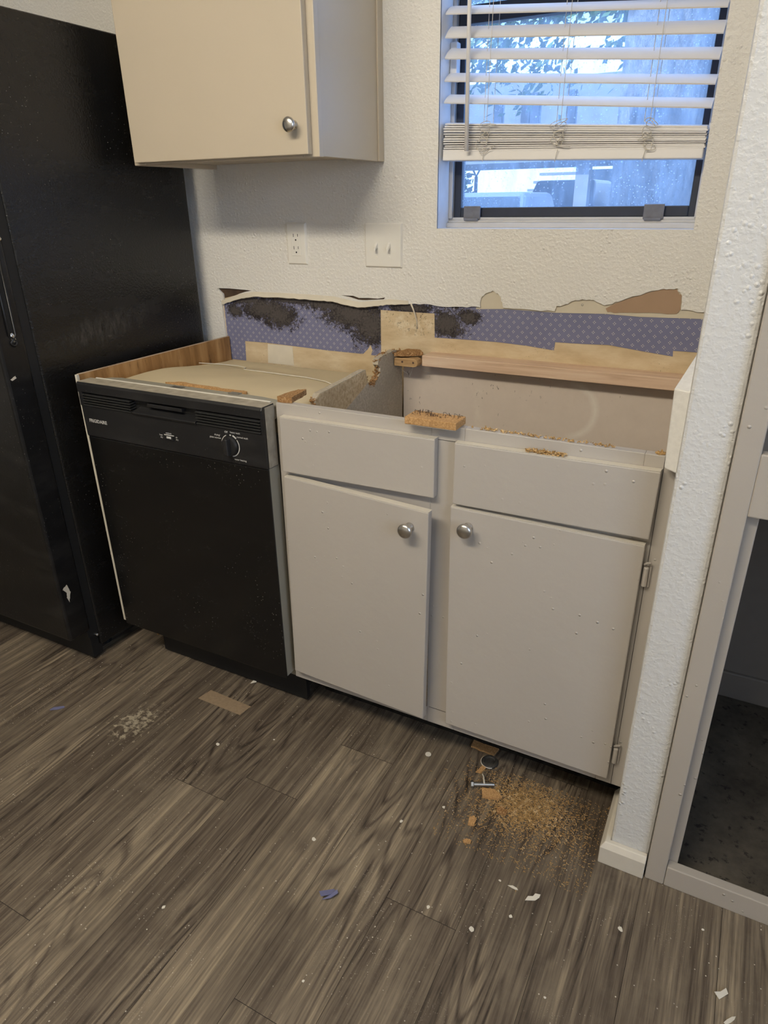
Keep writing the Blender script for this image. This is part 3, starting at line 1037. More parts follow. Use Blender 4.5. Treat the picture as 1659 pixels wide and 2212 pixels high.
boxo('scribe_strip', 'upcab', UC, (UX1 - .002, UX1 + .003, -0.028, -0.0005, UZ + .002, 2.2), 0.001)
dr = boxo('door', 'upcab', UC, (0.026, 0.5665, UY - .019, UY - .001, 1.3755, 2.16), 0.0018)


def knob(parent, x, y, z):
    bm_ = B()
    lathe(bm_, (x, y, z), (0, -1, 0), [(0.0098, -0.0005), (0.0098, 0.002), (0.0078, 0.004), (0.0062, 0.008), (0.0060, 0.013), (0.0090, 0.0165),
                                      (0.0140, 0.0185), (0.0158, 0.021), (0.0160, 0.0235), (0.0150, 0.0262), (0.0115, 0.0285), (0.006, 0.0298), (0.0, 0.0302)], 32)
    return lab(obj('knob', bm_, 'nickel', parent, smooth=True), 'round satin nickel knob')


knob(dr, 0.533, UY - .019, 1.4345)

# ================================================================== REFRIGERATOR
FX = -0.065
FR = thing('refrigerator', 'tall black refrigerator at the left edge', 'refrigerator', (-0.44, -0.36, 0.0))
boxo('body', 'fridge', FR, (-0.82, FX, -0.664, -0.048, 0.045, 1.680), 0.006, segs=3)
bm = B()
box(bm, -0.815, FX - .004, -0.700, -0.664, 0.09, 1.675)
lab(obj('gasket', bm, 'black', FR), 'black door seal')
bm = B()
box(bm, -0.82, FX, -0.762, -0.688, 0.115, 1.235)
fd = obj('door', bm, 'fridge_smooth', FR, 0.008, segs=3)
bm = B()
box(bm, -0.82, FX, -0.762, -0.688, 1.245, 1.690)
fz = obj('freezer_door', bm, 'fridge_smooth', FR, 0.008, segs=3)
# moulded pull on the edge of the door
bm = B()
pth = []
for i in range(9):
    a = PI * i / 8
    pth.append((FX + .0015, -0.7205 - 0.009 * math.cos(a), 0.978 - 0.013 * math.sin(a)))
tube(bm, [(FX + .0015, -0.7095, 1.22), (FX + .0015, -0.7115, 0.99)] + list(reversed(pth))[1:-1][::-1] + [(FX + .0015, -0.7295, 0.99), (FX + .0015, -0.7275, 1.22)], 0.0032, 8)
hp = obj('door_handle', bm, 'fridge_smooth', fd, smooth=True)
bm = B()
box(bm, FX - .001, FX + .0006, -0.7275, -0.7115, 0.975, 1.22)
obj('grip_recess', bm, 'black', hp)
bm = B()
bmesh.ops.create_uvsphere(bm, u_segments=20, v_segments=12, radius=1.0, matrix=Matrix.Translation((FX + .0004, -0.7195, 0.984)) @ Matrix.Rotation(0.12, 4, 'X') @ Matrix.Diagonal((0.0028, 0.0068, 0.0125, 1)))
lab(obj('end_cap', bm, 'chrome', hp, smooth=True), 'shiny end of the pull')
for y_, z_ in ((-0.6835, 1.208), (-0.6820, 1.246)):
    bm = B()
    lathe(bm, (FX - .002, y_ - .012, z_), (1, 0, 0), [(.005, 0), (.005, .003), (.0035, .0045), (.0, .005)], 16)
    lab(obj('screw', bm, 'chrome', fd, smooth=True), 'bright screw head')
bm = B()
prism(bm, [jag([(-0.748, 0.285), (-0.733, 0.295), (-0.729, 0.280), (-0.7255, 0.268), (-0.731, 0.255), (-0.7355, 0.238), (-0.741, 0.256), (-0.738, 0.270)], 0.002, 3, 8, True)], 0, FX + .0001, FX + .0006)
lab(obj('paint_chip', bm, 'chip', fd), 'bare chip near the bottom corner')
bm = B()
prism(bm, [jag([(-0.752, 0.888), (-0.737, 0.894), (-0.7355, 0.888), (-0.748, 0.884)], 0.001, 2, 9, True)], 0, FX + .0001, FX + .0006)
obj('paint_chip', bm, 'chip', fd)
bm = B()
box(bm, -0.80, FX - .012, -0.69, -0.655, 0.012, 0.085)
obj('base_grille', bm, 'black', FR)
for yy in (-0.60, -0.10):
    for xx in (-0.76, -0.13):
        bm = B()
        lathe(bm, (xx, yy, 0.0005), (0, 0, 1), [(.018, 0), (.018, .012), (.008, .014), (.008, .05)], 14)
        obj('foot', bm, 'black', FR)
bm = B()
lathe(bm, (FX + .0002, -0.672, 0.088), (1, 0, 0), [(.0045, -0.006), (.0045, .0015), (.002, .003)], 14)
lab(obj('hinge_screw', bm, 'chrome', FR), 'bright hinge screw at the foot')

# ================================================================== END PANEL between fridge and dishwasher
EP = thing('end_panel', 'brown plywood end panel between refrigerator and dishwasher', 'panel', (0.0, -0.3, 0))
bm = B()
prism(bm, [[(-0.606, 0.125), (-0.50, 0.125), (-0.50, 0.0), (0.0, 0.0), (0.0, 0.876), (-0.606, 0.876)]], 0, -0.0065, 0.0005)
obj('board', bm, 'ply', EP)
lab(boxo('edge_band', 'white_chip', EP, (-0.0065, 0.0010, -0.613, -0.606, 0.125, 0.8765)), 'pale front edge strip')
lab(boxo('top_edge', 'ply_edge', EP, (-0.0065, -0.0015, -0.606, 0.0, 0.876, 0.8775)), 'pale top edge')

# ================================================================== DISHWASHER
DW = thing('dishwasher', 'black built-in dishwasher between plywood end panel and sink cabinet', 'dishwasher', (0.31, -0.32, 0))
DX0, DX1 = 0.042, 0.621
bm = B()
box(bm, DX0 + .006, DX1 - .003, -0.585, -0.03, 0.11, 0.792)
obj('tub', bm, 'duct', DW)
# felt blanket over the tub, rising towards the front, with sagging folds
def cover_z(x, y):
    q = min(1, max(0, (-0.05 - y) / 0.40))
    return 0.8155 + 0.036 * q * q * (3 - 2 * q)


bm = B()
nx, ny = 40, 36
grid = []
for j in range(ny + 1):
    row = []
    for i in range(nx + 1):
        x = 0.006 + (DX1 - 0.008) * i / nx
        y = -0.575 + 0.56 * j / ny
        e = min(min(i, nx - i) / 4, min(j, ny - j) / 4, 1)
        z = cover_z(x, y) - 0.018 * (1 - math.sin(e * PI / 2)) + 0.0022 * math.sin(x * 23 + 1.5 * math.sin(y * 9)) * math.sin(y * 17 + 1)
        # shallow pressed channel
        if 0.14 < x < 0.37 and abs(y + 0.155 + 0.18 * (x - .25)) < 0.035:
            z -= 0.005
        row.append(bm.verts.new((x, y, z)))
    grid.append(row)
for j in range(ny):
    for i in range(nx):
        bm.faces.new((grid[j][i], grid[j][i + 1], grid[j + 1][i + 1], grid[j + 1][i]))
ed = [e for e in bm.edges if len(e.link_faces) == 1]
ex = bmesh.ops.extrude_edge_only(bm, edges=ed)
for v in ex['geom']:
    if isinstance(v, bmesh.types.BMVert):
        v.co.z = 0.79
lab(obj('top_cover', bm, 'dwtop', DW, smooth=True), 'tan felt cover over the tub')
bm = B()
tube(bm, [(x, y, cover_z(x, y) + dz) for x, y, dz in ((0.03, -0.19, .0020), (0.10, -0.165, .0022), (0.16, -0.16, .002), (0.20, -0.175, .0015), (0.225, -0.215, .002), (0.29, -0.222, .0025),
                                                    (0.36, -0.228, .0025), (0.46, -0.235, .0025), (0.54, -0.265, .002), (0.60, -0.31, .0005))], 0.0016, 6)
lab(obj('twine', bm, 'white_chip', DW, smooth=True), 'white cord lying on the cover')
# metal flange behind the control panel
bm = B()
prism(bm, [[(DX0 + .004, -0.606), (DX1 - .004, -0.606), (DX1 - .004, -0.575), (DX1 - .03, -0.552), (DX1 - .075, -0.545), (DX0 + .05, -0.545), (DX0 + .02, -0.556), (DX0 + .004, -0.575)]], 2, 0.832, 0.8645)
fl = obj('flange', bm, 'duct', DW, 0.003)
boxo('mounting_tab', 'steel', fl, (0.455, 0.485, -0.562, -0.545, 0.8646, 0.8662))
boxo('mounting_tab', 'steel', fl, (0.285, 0.320, -0.585, -0.560, 0.8646, 0.8665))
# door
bm = B()
box(bm, DX0, DX1, -0.645, -0.640, 0.145, 0.727)
dd = obj('door', bm, 'dw', DW, 0.0022)
bm = B()
box(bm, DX0 + .002, DX1 - .001, -0.640, -0.602, 0.150, 0.727)
lab(obj('door_liner', bm, 'duct', dd), 'grey edge of the door')
# control panel: upper and lower bands with the vents and the pocket between
bm = B()
prism(bm, [[(-0.606, 0.727), (-0.645, 0.727), (-0.6475, 0.731), (-0.6485, 0.811), (-0.632, 0.811), (-0.632, 0.846), (-0.6515, 0.8465), (-0.652, 0.866), (-0.648, 0.8725), (-0.606, 0.8725)]], 0, DX0, DX1)
cp = obj('control_panel', bm, 'dwp', DW, 0.0015)
boxo('panel_end', 'dwp', cp, (DX0, 0.056, -0.6495, -0.630, 0.811, 0.847))
boxo('panel_end', 'dwp', cp, (0.614, DX1, -0.6495, -0.630, 0.811, 0.847))
lab(boxo('dust_film', 'dust', cp, (DX0 + .002, DX1 - .001, -0.6485, -0.6065, 0.8722, 0.8728)), 'grey dust along the top edge')
lab(boxo('paint_smear', 'dust', cp, (DX1 - .0004, DX1 + .0006, -0.640, -0.607, 0.729, 0.870)), 'grey overspray on the right end')
for x0, x1 in ((0.056, 0.222), (0.430, 0.614)):
    bm = B()
    for i in range(5):
        zc = 0.8130 + i * 0.0066
        hexa(bm, [(x0, -0.6525, zc), (x1, -0.6525, zc), (x1, -0.634, zc + .001), (x0, -0.634, zc + .001),
                  (x0, -0.6525, zc + .0018), (x1, -0.6525, zc + .0018), (x1, -0.634, zc + .0050), (x0, -0.634, zc + .0050)])
    obj('vent_grille', bm, 'louver', cp)
bm = B()
hexa(bm, [(0.224, -0.6525, 0.809), (0.428, -0.6525, 0.809), (0.428, -0.634, 0.809), (0.224, -0.634, 0.809),
          (0.224, -0.6545, 0.815), (0.428, -0.6545, 0.815), (0.425, -0.634, 0.828), (0.24, -0.634, 0.828)])
pk = obj('latch_pocket', bm, 'dwp', cp, 0.0015)
bm = B()
box(bm, 0.275, 0.385, -0.648, -0.634, 0.8325, 0.8415)
obj('latch_handle', bm, 'dwp', pk, 0.0015)
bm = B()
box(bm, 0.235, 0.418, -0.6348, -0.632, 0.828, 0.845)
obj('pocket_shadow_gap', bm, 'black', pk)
# light trim line over the panel
boxo('top_seal', 'white_chip', DW, (DX0 + .02, DX1 - .01, -0.6055, -0.6015, 0.868, 0.8745))
# dial
kx, kz = 0.5215, 0.772
bm = B()
lathe(bm, (kx, -0.6482, kz), (0, -1, 0), [(.0225, 0), (.0225, .004), (.0205, .008), (.0185, .0085), (.0, .0088)], 36)
dl = obj('dial', bm, 'dwp', cp, smooth=False)
bm = B()
hexa(bm, [(kx - .0055, -.6685, kz - .020), (kx + .0055, -.6685, kz - .020), (kx + .008, -.6555, kz - .021), (kx - .008, -.6555, kz - .021),
          (kx - .0055, -.6685, kz + .020), (kx + .0055, -.6685, kz + .020), (kx + .008, -.6555, kz + .021), (kx - .008, -.6555, kz + .021)])
obj('dial_grip', bm, 'dwp', dl, 0.0025, segs=3)


def arc(bm_, cx, cz, r0, r1, a0, a1, y, n=24):
    pr = None
    for i in range(n + 1):
        a = math.radians(a0 + (a1 - a0) * i / n)
        q = [bm_.verts.new((cx + rr * math.sin(a), y, cz + rr * math.cos(a))) for rr in (r0, r1)]
        if pr:
            bm_.faces.new((pr[0], pr[1], q[1], q[0]))
        pr = q


bm = B()
YP = -0.6488
arc(bm, kx, kz, .0242, .0258, -150, -22, YP)
arc(bm, kx, kz, .0238, .0268, 2, 12, YP)
arc(bm, kx, kz, .0245, .0285, 20, 45, YP)
arc(bm, kx, kz, .0245, .0268, 52, 172, YP)
bmesh.ops.recalc_face_normals(bm, faces=bm.faces)
lab(obj('dial_ring', bm, 'print', cp), 'printed light grey ring round the dial')


def letters(s, size, x, z, align='LEFT', bold=0.0, y=YP):
    return lab(obj('lettering', text_bm(s, size, x, y, z, align, bold), 'print', cp), 'printed words "%s"' % s.replace('\n', ' ') if 'FRIG' not in s else 'printed maker lettering')


letters('FRIGIDAIRE', 0.0125, 0.0615, 0.7690, 'LEFT', 0.0002)
letters('Off', 0.0068, kx - .004, kz + .0290, 'RIGHT')
letters('heavy wash', 0.0062, kx + .003, kz + .0305)
letters('normal wash', 0.0062, kx + .021, kz + .0215)
letters('drying/', 0.0062, kx - .027, kz + .0190, 'RIGHT')
letters('plate warmer', 0.0062, kx - .025, kz + .0120, 'RIGHT')
letters('water heating', 0.0062, kx + .008, kz - .0335)
letters('options', 0.0060, 0.3335, 0.7735, 'CENTER')
letters('heat\ndry', 0.0058, 0.313, 0.7665, 'RIGHT')
letters('air\ndry', 0.0058, 0.355, 0.7665)
bm = B()
box(bm, 0.3185, 0.3495, YP - .0003, YP + .0008, 0.7695, 0.7712)
obj('printed_bar', bm, 'print', cp)
bm = B()
box(bm, 0.3195, 0.3475, -0.6502, -0.6478, 0.7575, 0.7685)
sw_ = obj('option_switch', bm, 'dwp', cp, 0.001)
bm = B()
hexa(bm, [(0.329, -.6530, .7635), (0.339, -.6530, .7635), (0.341, -.6500, .7615), (0.327, -.6500, .7615),
          (0.329, -.6530, .7660), (0.339, -.6530, .7660), (0.341, -.6500, .7675), (0.327, -.6500, .7675)])
lab(obj('slider', bm, 'print', sw_), 'pale slider')
# toe panel
bm = B()
box(bm, 0.085, DX1 - .004, -0.556, -0.542, 0.010, 0.145)
obj('toe_panel', bm, 'black', DW)
for xx in (0.07, 0.57):
    for yy in (-0.53, -0.08):
        bm = B()
        lathe(bm, (xx, yy, 0.0005), (0, 0, 1), [(.014, 0), (.014, .01), (.006, .012), (.006, .115)], 12)
        obj('foot', bm, 'steel', DW)
# particleboard crumbs lying along the front of the cover
bm = B()
prism(bm, [jag([(0.215, -0.520), (0.30, -0.512), (0.395, -0.524), (0.470, -0.522), (0.470, -0.508), (0.36, -0.505), (0.25, -0.500)], 0.004, 6, 4, True)], 2, 0.8535, 0.8595)
tag(obj('torn_chipboard_strip', bm, 'mdf', None, base=True), 'ragged orange chipboard strip lying on the dishwasher cover', 'wood scrap')

# ================================================================== SINK BASE CABINET
CF, CB, ZT, ZB = -0.61, -0.004, 0.876, 0.131
CX0, CX1 = 0.628, 1.4605
SB = thing('sink_base_cabinet', 'taupe base cabinet with its worktop and sink torn out', 'cabinet', (1.045, -0.31, 0))
bm = B()
fy = CF + .019
hexa(bm, [(CX0 - .004, CF, ZB), (0.672, CF, ZB), (0.672, fy, ZB), (CX0 - .004, fy, ZB),
          (CX0 + .002, CF, ZT), (0.674, CF, ZT), (0.674, fy, ZT), (CX0 + .002, fy, ZT)])
box(bm, 1.005, 1.075, CF, fy, ZB, ZT)
box(bm, 1.405, CX1, CF, fy, ZB, ZT)
box(bm, 0.673, 1.005, CF, fy, 0.845, ZT)
box(bm, 1.075, 1.405, CF, fy, 0.845, ZT)
box(bm, 0.673, 1.005, CF, fy, 0.685, 0.735)
box(bm, 1.075, 1.405, CF, fy, 0.685, 0.735)
box(bm, 0.672, 1.005, CF, fy, ZB, 0.175)
box(bm, 1.075, 1.405, CF, fy, ZB, 0.175)
obj('face_frame', bm, 'cab', SB, 0.0012)
for dims in ((1.4375, 1.4385, CF - .0006, CF - .0001, ZB, ZT), (1.013, 1.0138, CF - .0006, CF - .0001, 0.74, 0.846),
             (1.013, 1.056, CF - .0006, CF - .0001, 0.846, 0.8468), (1.010, 1.060, CF - .0006, CF - .0001, 0.176, 0.177)):
    lab(boxo('joint_line', 'toe', SB, dims), 'open joint between frame boards')
# torn left side panel: profile in (y, z)
prof = [(-0.478, 0.175), (-0.479, 0.80), (-0.4773, 0.8332), (-0.483, 0.853), (-0.464, 0.8636), (-0.3568, 0.868), (-0.240, 0.8745), (-0.2345, 0.856), (-0.226, 0.838), (-0.2222, 0.8292),
        (-0.1991, 0.8228), (-0.1749, 0.8314), (-0.158, 0.848), (-0.1552, 0.862), (-0.170, 0.8731), (-0.1649, 0.8887), (-0.140, 0.893), (-0.1102, 0.8936), (-0.075, 0.896), (-0.0413, 0.8889), (-0.022, 0.880), (-0.022, 0.175)]
bm = B()
prism(bm, [jag(prof[1:10], .0012, 2, 5) + jag(prof[10:], .002, 2, 6) + [prof[0]]], 0, 0.634, 0.650)
lab(obj('side_panel', bm, 'inside', SB), 'torn-off grey-stained particleboard divider')
# pale upper zone of the divider, unpainted where the worktop sat
bm = B()
prism(bm, [[(-0.476, 0.835), (-0.482, 0.8515), (-0.463, 0.862), (-0.3568, 0.8665), (-0.242, 0.8728), (-0.236, 0.857), (-0.227, 0.838), (-0.26, 0.825), (-0.36, 0.79), (-0.44, 0.755), (-0.476, 0.745)]], 0, 0.6501, 0.6508)
lab(obj('bare_zone', bm, 'pboard', SB), 'bare tan particleboard')


def crumbs(bm_, pts, n, s0, s1, spread, rnd_, flat=0.5):
    for i in range(n):
        a = rnd_.randrange(len(pts) - 1)
        q = rnd_.random()
        p = Vector(pts[a]).lerp(Vector(pts[a + 1]), q) + Vector([rnd_.uniform(-1, 1) * c_ for c_ in spread])
        s_ = rnd_.uniform(s0, s1)
        m_ = Matrix.Translation(p) @ Matrix.Rotation(rnd_.uniform(0, 6.3), 4, Vector((rnd_.uniform(-1, 1), rnd_.uniform(-1, 1), rnd_.uniform(-1, 1)))) @ Matrix.Diagonal((s_ * rnd_.uniform(.8, 3), s_, s_ * flat, 1))
        vs = bmesh.ops.create_cube(bm_, size=1.0)['verts']
        for v in vs:
            v.co += Vector([rnd_.uniform(-.2, .2) for _ in range(3)])
        bmesh.ops.transform(bm_, matrix=m_, verts=vs)


bm = B()
rr_ = random.Random(3)
crumbs(bm, [(0.642, -0.478, 0.80), (0.642, -0.480, 0.855)], 90, .002, .0045, (.007, .003, .002), rr_)
lab(obj('torn_edge', bm, 'pboard_torn', SB), 'splintered front edge of the divider')
bm = B()
crumbs(bm, [(0.642, -0.232, 0.856), (0.642, -0.222, 0.829), (0.642, -0.199, 0.823), (0.642, -0.165, 0.842), (0.642, -0.157, 0.862), (0.642, -0.165, 0.886), (0.642, -0.11, 0.894), (0.642, -0.03, 0.888)], 190, .002, .0045, (.008, .004, .003), rr_)
lab(obj('torn_edge', bm, 'pboard_torn', SB), 'splintered particleboard edge')
boxo('back_panel', 'backpanel', SB, (0.650, 1.4605, -0.012, -0.0005, 0.175, 0.850))
boxo('floor_panel', 'inside', SB, (0.634, 1.4605, fy, -0.024, 0.158, 0.174))
boxo('side_panel', 'inside', SB, (1.448, 1.4605, fy, -0.024, 0.174, 0.870))
bm = B()
n = 40
prev = None
rr_ = random.Random(9)
for i in range(n + 1):
    x = 0.632 + (1.4600 - 0.632) * i / n
    y = -0.487 + rr_.uniform(-.0008, .0008)
    q = [bm.verts.new((x, y, 0.0015)), bm.verts.new((x, y + rr_.uniform(-.004, .003), 0.07)), bm.verts.new((x, y, 0.158))]
    if prev:
        bm.faces.new((prev[0], q[0], q[1], prev[1]))
        bm.faces.new((prev[1], q[1], q[2], prev[2]))
    prev = q
bmesh.ops.solidify(bm, geom=bm.faces, thickness=0.012)
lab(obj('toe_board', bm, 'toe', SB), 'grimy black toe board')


def front(name, c, th=0.018):
    """four front corners TL TR BR BL -> slab going back th"""
    tl, tr, br, bl = [Vector(q) for q in c]
    d = Vector((0, th, 0))
    bm_ = B()
    hexa(bm_, [bl, br, br + d, bl + d, tl, tr, tr + d, tl + d])
    o_ = obj(name, bm_, 'cab', SB, 0.0022)
    bm_ = B()  # thin strip paints lamp light on the top edge in cream
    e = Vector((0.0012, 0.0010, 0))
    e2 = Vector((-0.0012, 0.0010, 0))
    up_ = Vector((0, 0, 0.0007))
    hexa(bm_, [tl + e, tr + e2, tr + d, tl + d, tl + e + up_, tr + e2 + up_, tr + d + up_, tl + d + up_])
    lab(obj('top_edge', bm_, 'base', o_), 'top edge with lamp light painted in cream')
    return o_


yf = CF - .019
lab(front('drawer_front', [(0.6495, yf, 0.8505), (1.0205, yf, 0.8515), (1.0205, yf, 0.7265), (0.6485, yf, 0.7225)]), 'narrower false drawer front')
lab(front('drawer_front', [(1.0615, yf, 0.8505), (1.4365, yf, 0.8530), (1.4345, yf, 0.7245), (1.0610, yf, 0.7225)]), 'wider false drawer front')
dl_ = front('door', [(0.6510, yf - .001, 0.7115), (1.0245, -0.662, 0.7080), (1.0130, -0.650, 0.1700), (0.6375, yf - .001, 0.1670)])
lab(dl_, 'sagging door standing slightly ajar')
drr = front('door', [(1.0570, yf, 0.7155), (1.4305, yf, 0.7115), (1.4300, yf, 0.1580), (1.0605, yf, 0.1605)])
kl = knob(dl_, 0.9815, -0.6600, 0.6680)
knob(drr, 1.0975, yf, 0.6790)
for zc in (0.650, 0.222):
    bm = B()
    lathe(bm, (1.4375, CF - .008, zc - .024), (0, 0, 1), [(.0035, 0), (.005, .001), (.005, .038), (.0035, .040)], 14)
    pth = [(1.4335, CF - .003, zc + .014), (1.434, CF - .011, zc + .022), (1.4385, CF - .014, zc + .027), (1.443, CF - .010, zc + .026), (1.4445, CF - .004, zc + .018), (1.4445, CF - .003, zc - .026)]
    tube(bm, pth, 0.0022, 6)
    box(bm, 1.4335, 1.4455, CF - .0035, CF - .0002, zc - .028, zc + .02)
    lab(obj('hinge', bm, 'cab', SB, 0.0006), 'paint-clogged hinge')
for zc in (0.660, 0.232):
    bm = B()
    lathe(bm, (0.6470 if zc > .5 else 0.6365, CF - .006, zc - .022), (0, 0, 1), [(.0025, 0), (.0038, .001), (.0038, .040), (.0025, .042)], 12)
    obj('hinge', bm, 'cab', SB)
# broken bits on the front rail
rr_ = random.Random(21)
bm = B()
crumbs(bm, [(1.09, CF + .010, ZT + .0018), (1.35, CF + .010, ZT + .0018)], 150, .0012, .003, (.01, .006, .0008), rr_)
crumbs(bm, [(1.425, CF + .008, ZT + .002), (1.430, CF + .008, ZT + .002)], 18, .002, .004, (.006, .004, .0008), rr_)
tag(obj('sawdust', bm, 'sawdust', None, base=True), 'thin line of orange crumbs along the top of the cabinet front rail', 'sawdust', None, 'stuff')
bm = B()
crumbs(bm, [(1.20, CF - .010, 0.8555), (1.27, CF - .010, 0.8555)], 170, .0012, .003, (.008, .006, .003), rr_)
tag(obj('sawdust', bm, 'sawdust', None, base=True), 'small orange crumb heap on the top edge of the right drawer front', 'sawdust', None, 'stuff')
bm = B()
prism(bm, [jag([(0.632, -0.606), (0.668, -0.602), (0.662, -0.555), (0.655, -0.525), (0.640, -0.535), (0.634, -0.57)], .003, 3, 7, True)], 2, 0.8765, 0.889)
o = obj('chipboard_splinter', bm, 'pboard_torn', None, base=True)
tag(o, 'torn chipboard splinter on the cabinet corner beside the dishwasher', 'wood scrap')

# wood block with staples
BL = thing('wood_block', 'stapled orange wood block on the middle of the cabinet front rail', 'wood scrap', (1.012, -0.605, ZT + .0005))
boxo('board', 'mdf', BL, (0.957, 1.066, -0.634, -0.583, ZT + .0008, 0.8915), 0.0015)
boxo('paint_skin', 'cab', BL, (0.958, 1.065, -0.6345, -0.600, ZT - .0008 + .0012, ZT + .0008))
rr_ = random.Random(5)
bm = B()
for i in range(46):
    x = rr_.uniform(0.963, 1.060)
    y = -0.603 + rr_.uniform(-.012, .012)
    h = rr_.uniform(.002, .008)
    lx, ly = rr_.uniform(-.003, .003), rr_.uniform(-.003, .003)
    tube(bm, [(x, y, .891), (x + lx * .3, y + ly * .3, .8915 + h), (x + lx * 2, y + ly * 2, .8915 + h * rr_.uniform(.4, 1))], 0.0005, 4)
so = obj('staples', bm, 'rust', BL)
so['kind'] = 'stuff'

# batten along the wall
tag(obj('wood_batten', (lambda b_: (box(b_, 0.7295, 1.435, -0.058, -0.0005 + .006, 0.855, 0.884), b_)[1])(B()), 'batten', None, 0.0012, base=True),
    'long pine batten fixed along the wall behind the empty sink opening', 'batten')
# bracket block under the torn worktop corner
BK = thing('corner_block', 'small rounded wooden block at the left end of the pine batten', 'wood scrap', (0.68, -0.07, 0.853))
bm = B()
prism(bm, [[(0.6525, 0.853), (0.712, 0.853), (0.722, 0.856), (0.7255, 0.864), (0.722, 0.873), (0.712, 0.8765), (0.6525, 0.8755)]], 1, -0.078, -0.045)
obj('block', bm, 'bracket', BK, 0.0015)
bm = B()
prism(bm, [jag([(0.655, -0.082), (0.69, -0.070), (0.725, -0.04), (0.70, -0.008), (0.665, -0.008), (0.656, -0.04)], .004, 3, 12, True)], 2, 0.8805, 0.8895)
lab(obj('torn_corner', bm, 'pboard_torn', BK), 'splintered worktop remnant on top')
for xx in (0.678, 0.712):
    bm = B()
    lathe(bm, (xx, -0.0780, 0.866), (0, -1, 0), [(.003, 0), (.0026, .001), (.001, .0012)], 10)
    obj('nail', bm, 'rust', BK)
bm = B()
tube(bm, [(0.664, -.07, .853), (0.672, -.06, .836), (0.684, -.055, .828), (0.689, -.05, .839), (0.697, -.05, .853)], .0005, 4)
tube(bm, [(0.684, -.055, .828), (0.687, -.053, .815), (0.692, -.05, .83), (0.700, -.05, .853)], .0005, 4)
tube(bm, [(0.700, -.045, .853), (0.712, -.032, .84), (0.725, -.026, .832), (0.738, -.0245, .83)], .0005, 4)
wb = obj('cobweb', bm, 'cobweb', None, base=True)
tag(wb, 'wispy cobweb strands hanging below the wooden corner block', 'cobweb')

# ================================================================== BLIND
BD = thing('window_blind', 'white slatted blind half raised in the window', 'blind', (1.055, 0.045, 1.36))
BX0, BX1 = 0.7455, 1.3665


def slat(zl, zr, tilt, y0=0.022, w=0.048, mat='blind', inset=0.0):
    bm_ = B()
    n_ = 6
    a = math.radians(tilt)
    rows_ = []
    for xx, zz in ((BX0 + inset, zl), (BX1 - inset, zr)):
        row_ = []
        for i in range(n_ + 1):
            s_ = i / n_
            c_ = 0.0028 * math.sin(PI * s_)
            yy, hh = y0 + w * s_ * math.cos(a) - c_ * math.sin(a), w * s_ * math.sin(a) + c_ * math.cos(a)
            row_.append((xx, yy, zz + hh))
        for i in range(n_, -1, -1):
            s_ = i / n_
            c_ = 0.0028 * math.sin(PI * s_) - 0.0028
            yy, hh = y0 + w * s_ * math.cos(a) - c_ * math.sin(a), w * s_ * math.sin(a) + c_ * math.cos(a)
            row_.append((xx, yy, zz + hh))
        rows_.append([bm_.verts.new(q) for q in row_])
    m_ = len(rows_[0])
    for i in range(m_):
        j = (i + 1) % m_
        bm_.faces.new((rows_[0][i], rows_[0][j], rows_[1][j], rows_[1][i]))
    bm_.faces.new(rows_[0])
    bm_.faces.new(list(reversed(rows_[1])))
    bmesh.ops.recalc_face_normals(bm_, faces=bm_.faces)
    return obj('slat', bm_, mat, BD)


hang = [(1.499, 1.450, 27), (1.5453, 1.4935, 27), (1.592, 1.538, 33), (1.6345, 1.583, 36), (1.682, 1.6275, 28), (1.727, 1.674, 30), (1.772, 1.720, 30), (1.817, 1.767, 30), (1.862, 1.815, 30), (1.907, 1.864, 30), (1.952, 1.915, 30)]
for zl, zr, tl in hang:
    slat(zl, zr, tl)
rr_ = random.Random(4)
zl, zr = 1.394, 1.376
for i in range(12):
    off = [0, .002, .004, .001, -.002, .001, .004, .001, -.003, .000, .003, .004][i]
    big = i in (5, 8)
    slat(zl, zr, rr_.uniform(2, 5) + (6 if big else 0), 0.022 + off, 0.048, inset=abs(off) * .8)
    zl += 0.0051 + (.0014 if big else 0)
    zr += 0.0034 + (.0010 if big else 0)
bm = B()
hexa(bm, [(BX0, 0.019, 1.369), (BX1 - .002, 0.019, 1.352), (BX1 - .002, 0.072, 1.352), (BX0, 0.072, 1.369),
          (BX0, 0.021, 1.392), (BX1 - .002, 0.021, 1.374), (BX1 - .002, 0.070, 1.374), (BX0, 0.070, 1.392)])
obj('bottom_rail', bm, 'blind', BD, 0.003)
boxo('headrail', 'blind', BD, (BX0, BX1, 0.015, 0.075, 2.00, 2.055), 0.002)
bm = B()
tube(bm, [(0.806, 0.008, 2.0), (0.812, 0.006, 1.70), (0.8175, 0.003, 1.388)], [.0048, .0050, .0056], 8)
lab(obj('tilt_wand', bm, 'blind', BD, smooth=True), 'white tilt wand')
